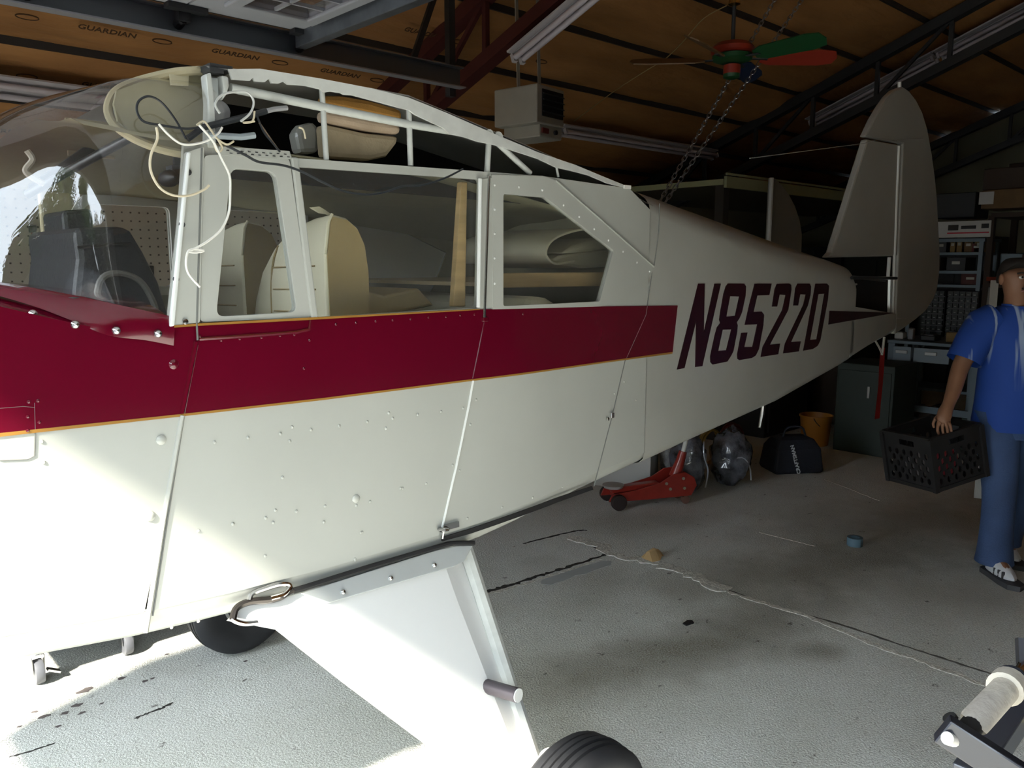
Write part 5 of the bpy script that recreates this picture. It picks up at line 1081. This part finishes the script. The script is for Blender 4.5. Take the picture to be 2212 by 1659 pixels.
# ================================================================== roller stand at the lower right corner
rs0 = OZ(2150, 1640, 0)
def dp(px, py, d): return CAM + ray(px, py)*d
rs = thing('roller_stand', (rs0.x, rs0.y, 0), 'black tube frame with a pale foam roller in the lower right corner', 'equipment')
bkp = mat('black_gloss_paint', (.016,.018,.028), .28, coat=.5); D0 = 1.62
foam = mat('dirty_white_foam', (.62,.58,.50), .75, var=.35, vscale=7, col2=(.40,.37,.33), bump=.2, bscale=40)
MB().tube([dp(2103,1563,D0), dp(2107,1558,D0), dp(2172,1488,D0+.12), dp(2178,1481,D0+.13)], [.026,.028,.028,.026], 20).build('foam_roller', foam, rs, smooth=True)
MB().tube([dp(2170,1489,D0+.115), dp(2182,1476,D0+.14)], [.037,.037], 20).build('roller_flange', foam, rs, smooth=True)
MB().tube([dp(2184,1474,D0+.14), dp(2187,1470,D0+.15)], [.036,.034], 20).build('roller_ring', bkp, rs, smooth=True)
MB().tube([dp(2186,1472,D0+.15), dp(2192,1465,D0+.16)], [.026,.024], 16).build('end_cap', foam, rs, smooth=True)
MB().tube([dp(2082,1588,D0-.03), dp(2104,1562,D0)], .021, 16).build('roller_core', blackm, rs, smooth=True)
MB().tube([dp(2192,1466,D0+.16), dp(2206,1450,D0+.18), dp(2225,1428,D0+.22)], [.012,.014,.02], 12).build('axle', chrome, rs, smooth=True)
MB().bar(dp(2034,1572,D0-.05), dp(2215,1690,D0-.10), .03, .058).build('cross_arm', bkp, rs, bevel=.004)
MB().tube([dp(2046,1595,D0-.075), dp(2062,1600,D0-.06)], .0125, 14).build('bolt_head', mat('white_cap', (.72,.70,.66), .4), rs, smooth=True)
MB().tube([dp(2050,1548,D0-.02), dp(2056,1556,D0-.02)], .014, 10).build('stop_pin', blackm, rs)
MB().bar(dp(2090,1690,D0+.05), dp(2205,1520,D0+.30), .062, .062).build('main_tube', mat('black_tube_worn', (.045,.05,.065), .35, coat=.3), rs, bevel=.004)
MB().bar(Vector((rs0.x-.1,rs0.y-.1,.02)), dp(2120,1660,D0+.1), .04, .04).build('foot_leg', bkp, rs)
MB().bar(dp(2200,1512,D0+.32), dp(2260,1560,D0+.30), .10, .006, (0,0,1)).build('sign_plate', mat('yellow_plate', (.70,.62,.28), .6), rs)
MB().bar(dp(2215,1440,D0+.2), dp(2212,1380,D0+.22), .03, .03).build('post', bkp, rs)
# ================================================================== the man carrying the crate
pw = OZ(2165, 1236, 0); PRZ = AX-PI/2
man = thing('person', (pw.x, pw.y, 0), 'man in a blue polo shirt with pale streaks and jeans, carrying a black crate', 'person', rz=PRZ)
skin = mat('skin', (.26,.125,.070), .55, var=.12, vscale=14)
# body: one skinned surface, x right in the picture, -y towards the camera
J = {}; V, E_, Rr = [], [], []
def jv(n, p, r, par=None):
    J[n] = len(V); V.append(p); Rr.append(r if isinstance(r, tuple) else (r, r))
    if par is not None: E_.append((J[par], J[n]))
jv('pelvis', (.0,.02,.90), (.135,.10)); jv('waist', (.0,.02,1.05), (.14,.105), 'pelvis'); jv('chest', (-.005,.02,1.25), (.15,.11), 'waist'); jv('collar', (-.01,.03,1.39), (.09,.07), 'chest')
jv('neck', (-.035,.02,1.46), .055, 'collar'); jv('jaw', (-.055,-.005,1.53), (.066,.075), 'neck'); jv('head', (-.065,.0,1.60), (.080,.094), 'jaw'); jv('crown', (-.065,.012,1.655), (.066,.080), 'head')
jv('rsho', (-.19,.03,1.375), .062, 'collar'); jv('relb', (-.325,.0,1.14), .046, 'rsho'); jv('rfore', (-.375,-.05,1.02), .040, 'relb'); jv('rwri', (-.43,-.10,.935), .029, 'rfore'); jv('rpalm', (-.457,-.125,.888), (.038,.024), 'rwri')
jv('lsho', (.18,.03,1.375), .062, 'collar'); jv('lelb', (.27,.05,1.11), .046, 'lsho'); jv('lwri', (.28,-.06,.90), .030, 'lelb'); jv('lpalm', (.28,-.09,.82), (.024,.038), 'lwri')
jv('rhip', (-.095,.02,.84), .09, 'pelvis'); jv('rkne', (-.085,-.06,.48), .060, 'rhip'); jv('rank', (-.07,-.02,.10), .042, 'rkne'); jv('rtoe', (-.075,-.17,.045), .036, 'rank')
jv('lhip', (.095,.02,.84), .09, 'pelvis'); jv('lkne', (.11,.05,.48), .060, 'lhip'); jv('lank', (.12,.22,.12), .042, 'lkne'); jv('ltoe', (.125,.12,.045), .036, 'lank')
def hand(pre, base, dirs, r=.0085):
    for i, pts in enumerate(dirs):
        prev = base
        for k, p in enumerate(pts):
            n = f'{pre}{i}_{k}'; jv(n, p, r*(1-.12*k), prev); prev = n
# right hand: fingers curl over the crate rim, thumb on the near side
hx, hy, hz = -.460, -.128, .880
hand('rf', 'rpalm', [[(hx-.030+.0*k, hy-.005, hz-.030), (hx-.036, hy-.018, hz-.058), (hx-.026, hy-.018, hz-.080)] for k in (0,)] +
     [[(hx-.012, hy-.016, hz-.034), (hx-.014, hy-.030, hz-.064), (hx-.004, hy-.028, hz-.088)], [(hx+.008, hy-.020, hz-.033), (hx+.008, hy-.034, hz-.062), (hx+.014, hy-.030, hz-.084)], [(hx+.026, hy-.018, hz-.028), (hx+.028, hy-.030, hz-.052), (hx+.032, hy-.026, hz-.070)]] +
     [[(hx-.034, hy+.020, hz-.004), (hx-.044, hy+.016, hz-.030), (hx-.040, hy+.008, hz-.050)]])
hand('lf', 'lpalm', [[(.272+.0*k, -.118+.020*k, .785), (.268, -.122+.020*k, .752), (.262, -.112+.020*k, .728)] for k in range(4)] + [[(.262,-.125,.81), (.254,-.135,.785), (.252,-.13,.765)]])
bme = bpy.data.meshes.new('body'); bme.from_pydata(V, E_, []); bme.materials.append(skin)
body = link('body', bme, man, local=True); md = body.modifiers.new('skin', 'SKIN'); md.use_smooth_shade = True
for i, sv in enumerate(bme.skin_vertices[0].data): sv.radius = Rr[i]; sv.use_root = (i == 0)
ss = body.modifiers.new('subsurf', 'SUBSURF'); ss.levels = ss.render_levels = 2
def mpart(mb, n, m, par=man, **k): return mb.build(n, m, par, local=True, **k)
# face
hd = Vector((-.065,-.0,1.60))
mpart(MB().loft([[hd+Vector((x,y,z)) for x, y, z in r] for r in ([(-.010,-.088,.012),(.010,-.088,.012),(.006,-.080,.014),(-.006,-.080,.014)],[(-.014,-.098,-.022),(.014,-.098,-.022),(.012,-.080,-.02),(-.012,-.080,-.02)],[(-.017,-.110,-.036),(.017,-.110,-.036),(.016,-.08,-.038),(-.016,-.08,-.038)],[(-.012,-.092,-.044),(.012,-.092,-.044),(.01,-.08,-.046),(-.01,-.08,-.046)])]), 'nose', skin, smooth=True)
for s_ in (-1, 1):
    e = mpart(MB().ball(hd+Vector((s_*.032,-.082,.004)), .013, 10, 6, (1.1,.6,.7)), 'eye', mat('eye_white', (.45,.42,.38), .3), smooth=True)
    MB().ball(hd+Vector((s_*.032,-.090,.004)), .006, 8, 5, (1,.5,1)).build('iris', mat('dark_iris', (.015,.01,.008), .2), e, local=True)
    mpart(MB().tube([hd+Vector((s_*.014,-.090,.022)), hd+Vector((s_*.034,-.090,.028)), hd+Vector((s_*.052,-.076,.022))], .005, 6), 'eyebrow', mat('dark_hair', (.012,.009,.007), .8), smooth=True)
    mpart(MB().ball(hd+Vector((s_*.082,.005,-.008)), .028, 10, 6, (.38,.62,1.05)), 'ear', skin, smooth=True)
mpart(MB().tube(smoothpath([hd+Vector((-.026,-.082,-.066)), hd+Vector((0,-.094,-.063)), hd+Vector((.026,-.082,-.066))], 4), .006, 6), 'mouth', mat('lip', (.16,.05,.04), .5), smooth=True)
mpart(MB().tube(smoothpath([hd+Vector((-.028,-.086,-.054)), hd+Vector((0,-.097,-.050)), hd+Vector((.028,-.086,-.054))], 4), .005, 6), 'moustache', mat('dark_hair', (.012,.009,.007), .8), smooth=True)
hr = []
for i in range(9):
    a = PI/2*i/8; row = []
    for k in range(20):
        b = 2*PI*k/20; f = .5+.5*math.sin(b); low = -.035*(f) + .078*(1-f) + .006*math.sin(5*b)          # hairline higher in front
        z = low+(.104-low)*math.sin(a); rr = math.cos(a)**.55
        row.append(hd+Vector((.086*rr*math.cos(b), .014+.101*rr*math.sin(b), z)))
    hr.append(row)
mpart(MB().loft(hr), 'hair', mat('dark_hair', (.012,.009,.007), .8), smooth=True)
# polo shirt
def shirtmat():
    m = bpy.data.materials.new('blue_polo_streaked'); m.use_nodes = True; nt = m.node_tree; b = nt.nodes['Principled BSDF']; L = nt.links.new
    tc = nt.nodes.new('ShaderNodeTexCoord'); mp = nt.nodes.new('ShaderNodeMapping'); mp.inputs['Scale'].default_value = (26, 4, 2.2); mp.inputs['Rotation'].default_value = (0, .22, 0)
    n = nt.nodes.new('ShaderNodeTexNoise'); n.inputs['Scale'].default_value = 1.0; n.inputs['Detail'].default_value = 2; L(tc.outputs['Object'], mp.inputs[0]); L(mp.outputs[0], n.inputs['Vector'])
    sx = nt.nodes.new('ShaderNodeSeparateXYZ'); L(tc.outputs['Object'], sx.inputs[0])
    zr_ = nt.nodes.new('ShaderNodeMapRange'); zr_.inputs[1].default_value = 1.02; zr_.inputs[2].default_value = 1.30; L(sx.outputs['Z'], zr_.inputs[0])
    r = nt.nodes.new('ShaderNodeMapRange'); r.inputs[1].default_value = .60; r.inputs[2].default_value = .66; L(n.outputs['Fac'], r.inputs[0])
    mu = nt.nodes.new('ShaderNodeMath'); mu.operation = 'MULTIPLY'; L(r.outputs[0], mu.inputs[0]); L(zr_.outputs[0], mu.inputs[1])
    mx = nt.nodes.new('ShaderNodeMix'); mx.data_type = 'RGBA'; mx.inputs[6].default_value = (.010,.055,.30,1); mx.inputs[7].default_value = (.30,.38,.55,1); L(mu.outputs[0], mx.inputs[0]); L(mx.outputs[2], b.inputs['Base Color']); b.inputs['Roughness'].default_value = .8
    return m
shm = shirtmat(); rows = []
for z, rx, ry, cx, cy in [(.80,.215,.150,.0,.02),(.84,.218,.155,0,.02),(.95,.212,.160,0,.015),(1.08,.205,.155,0,.015),(1.20,.205,.150,0,.015),(1.30,.215,.140,-.005,.02),(1.37,.210,.122,-.010,.025),(1.42,.165,.105,-.020,.028),(1.455,.092,.085,-.030,.026)]:
    rows.append([Vector((cx+rx*math.cos(b)*(1+.03*math.sin(5*b+z*30)), cy+ry*math.sin(b), z)) for b in [2*PI*k/28 for k in range(28)]])
shirt = mpart(MB().loft(rows, cap=False), 'polo_shirt', shm, smooth=True, sub=1)
for s_, pts in ((-1, [(-.15,.03,1.385),(-.20,.03,1.36),(-.255,.018,1.27),(-.305,.005,1.165)]), (1, [(.14,.03,1.385),(.19,.03,1.36),(.235,.04,1.27),(.27,.05,1.165)])):
    MB().tube(pts, [.085,.092,.090,.088], 16, caps=False).build('sleeve', shm, shirt, smooth=True, local=True)
MB().loft([[Vector((-.035+.078*math.cos(b), .022+.074*math.sin(b), z-.035*max(0,-math.sin(b))**6)) for b in [2*PI*k/20 for k in range(20)]] for z in (1.425,1.465)], cap=False).build('collar', shm, shirt, smooth=True, local=True)
MB().slab([(-.065,-.120,1.44),(-.005,-.120,1.44),(-.033,-.132,1.36)], (0,.01,0)).build('neck_opening', skin, shirt, local=True)
# jeans
jean = mat('blue_denim', (.045,.085,.20), .8, var=.35, vscale=3.0, bump=.15, bscale=120)
jm = MB()
for pts in ([(-.09,.02,.90,.125),(-.095,.015,.80,.118),(-.092,-.02,.65,.100),(-.085,-.055,.48,.084),(-.078,-.04,.30,.080),(-.07,-.025,.14,.088),(-.07,-.03,.07,.098)], [(.09,.02,.90,.125),(.095,.025,.80,.118),(.10,.035,.65,.100),(.11,.05,.48,.084),(.115,.12,.30,.080),(.12,.20,.14,.086),(.12,.21,.09,.094)]):
    jm.loft([[Vector((x+r*math.cos(b)*(1+.04*math.sin(3*b+z*25)), y+r*.95*math.sin(b), z)) for b in [2*PI*k/20 for k in range(20)]] for x, y, z, r in pts], cap=False)
jm.loft([[Vector((rx*math.cos(b), .02+ry*math.sin(b), z)) for b in [2*PI*k/24 for k in range(24)]] for z, rx, ry in ((.76,.175,.125),(.84,.205,.14),(.98,.185,.13))], cap=False)
mpart(jm, 'jeans', jean, smooth=True, sub=1)
shw = mat('white_leather', (.62,.62,.64), .5); sol = mat('dark_sole', (.05,.05,.055), .6)
for fx, fy in ((-.075,-.09), (.122,.19)):
    so = mpart(MB().loft([[Vector((fx+x*w_, fy+y, z)) for x, y in ((-.5,.10),(-.52,.02),(-.58,-.08),(-.5,-.15),(0,-.185),(.5,-.15),(.58,-.08),(.52,.02),(.5,.10),(0,.125))] for z, w_ in ((0,.090),(.028,.092))]), 'shoe_sole', sol, smooth=True)
    su = mpart(MB().loft([[Vector((fx+x*w_, fy+cy+y*l_, z)) for x, y in ((-.5,.6),(-.55,.1),(-.5,-.5),(0,-.95),(.5,-.5),(.55,.1),(.5,.6),(0,.85))] for z, w_, l_, cy in ((.026,.092,.15,-.02),(.05,.094,.148,-.02),(.075,.085,.12,.0),(.10,.075,.08,.04),(.12,.07,.06,.055))]), 'shoe_upper', shw, smooth=True, sub=1)
    for q in range(3): MB().box((fx-.042+.004*q, fy-.03-.03*q, .055), (.012,.010,.035)).build('shoe_stripe', sol, su, local=True)
# black milk crate hanging from his hand
cw = pw + Vector((math.cos(PRZ)*-.43 + math.sin(PRZ)*.0, math.sin(PRZ)*-.43 - math.cos(PRZ)*.0, .668))
cr = thing('milk_crate', cw, 'black plastic lattice milk crate held tilted in the man\'s hand', 'crate'); cr.rotation_mode = 'QUATERNION'
tilt = Matrix.Rotation(PRZ,3,'Z') @ Matrix.Rotation(-.20,3,'Y') @ Matrix.Rotation(PI/4-.48,3,'Z'); cr.rotation_quaternion = tilt.to_quaternion()
crm = mat('crate_black', (.010,.010,.011), .5); Wc, Hc = .33, .28
def hexhole(cx, cz, r): return [(cx+r*.62*math.cos(a), cz+r*math.sin(a)) for a in [PI/2+2*PI*k/6 for k in range(6)]]
for si in range(4):
    R = Matrix.Rotation(PI/2*si,3,'Z'); holes = []
    for r in range(5):
        for c_ in range(6):
            x = -.125+.05*c_+(.025 if r % 2 else 0); z = .05+.034*r
            if abs(x) < .135: holes.append(hexhole(x, z, .019))
    holes.append([(-.05,.225),(.05,.225),(.05,.255),(-.05,.255)])
    MB().sheet([(-Wc/2,0),(Wc/2,0),(Wc/2,Hc),(-Wc/2,Hc)], holes, lambda u,v: R @ Vector((u,-Wc/2,v-Hc/2)), R @ Vector((0,.008,0))).build('crate_side', crm, cr, local=True)
    MB().bar(R @ Vector((-Wc/2,-Wc/2+.004,Hc/2)), R @ Vector((Wc/2,-Wc/2+.004,Hc/2)), .022, .018).build('rim', crm, cr, local=True)
    MB().bar(R @ Vector((-Wc/2,-Wc/2+.002,-Hc/2+.01)), R @ Vector((Wc/2,-Wc/2+.002,-Hc/2+.01)), .016, .02).build('base_rail', crm, cr, local=True)
    MB().bar(R @ Vector((-Wc/2,-Wc/2,-Hc/2)), R @ Vector((-Wc/2,-Wc/2,Hc/2)), .024, .024, (1,0,0)).build('corner_post', crm, cr, local=True)
MB().box((0,0,-Hc/2+.006), (Wc-.01,Wc-.01,.010)).build('crate_bottom', crm, cr, local=True)
for c_, d_, m_, lab in (((.04,-.03,-.05),(.10,.10,.13), mat('pink_red_plastic',(.55,.06,.09),.5), 'pink-red plastic bottle inside the black crate'), ((-.06,.04,-.06),(.12,.12,.10), mat('pale_rag',(.36,.34,.34),.8), 'pale grey box inside the black crate')):
    t = thing('crate_item', cw, lab, 'crate content'); t.rotation_mode = 'QUATERNION'; t.rotation_quaternion = tilt.to_quaternion()
    MB().box(c_, d_).build('body', m_, t, bevel=.02, local=True); MB().tube([Vector(c_)+Vector((0,0,d_[2]/2)), Vector(c_)+Vector((0,0,d_[2]/2+.03))], .02, 12).build('cap', m_, t, local=True)
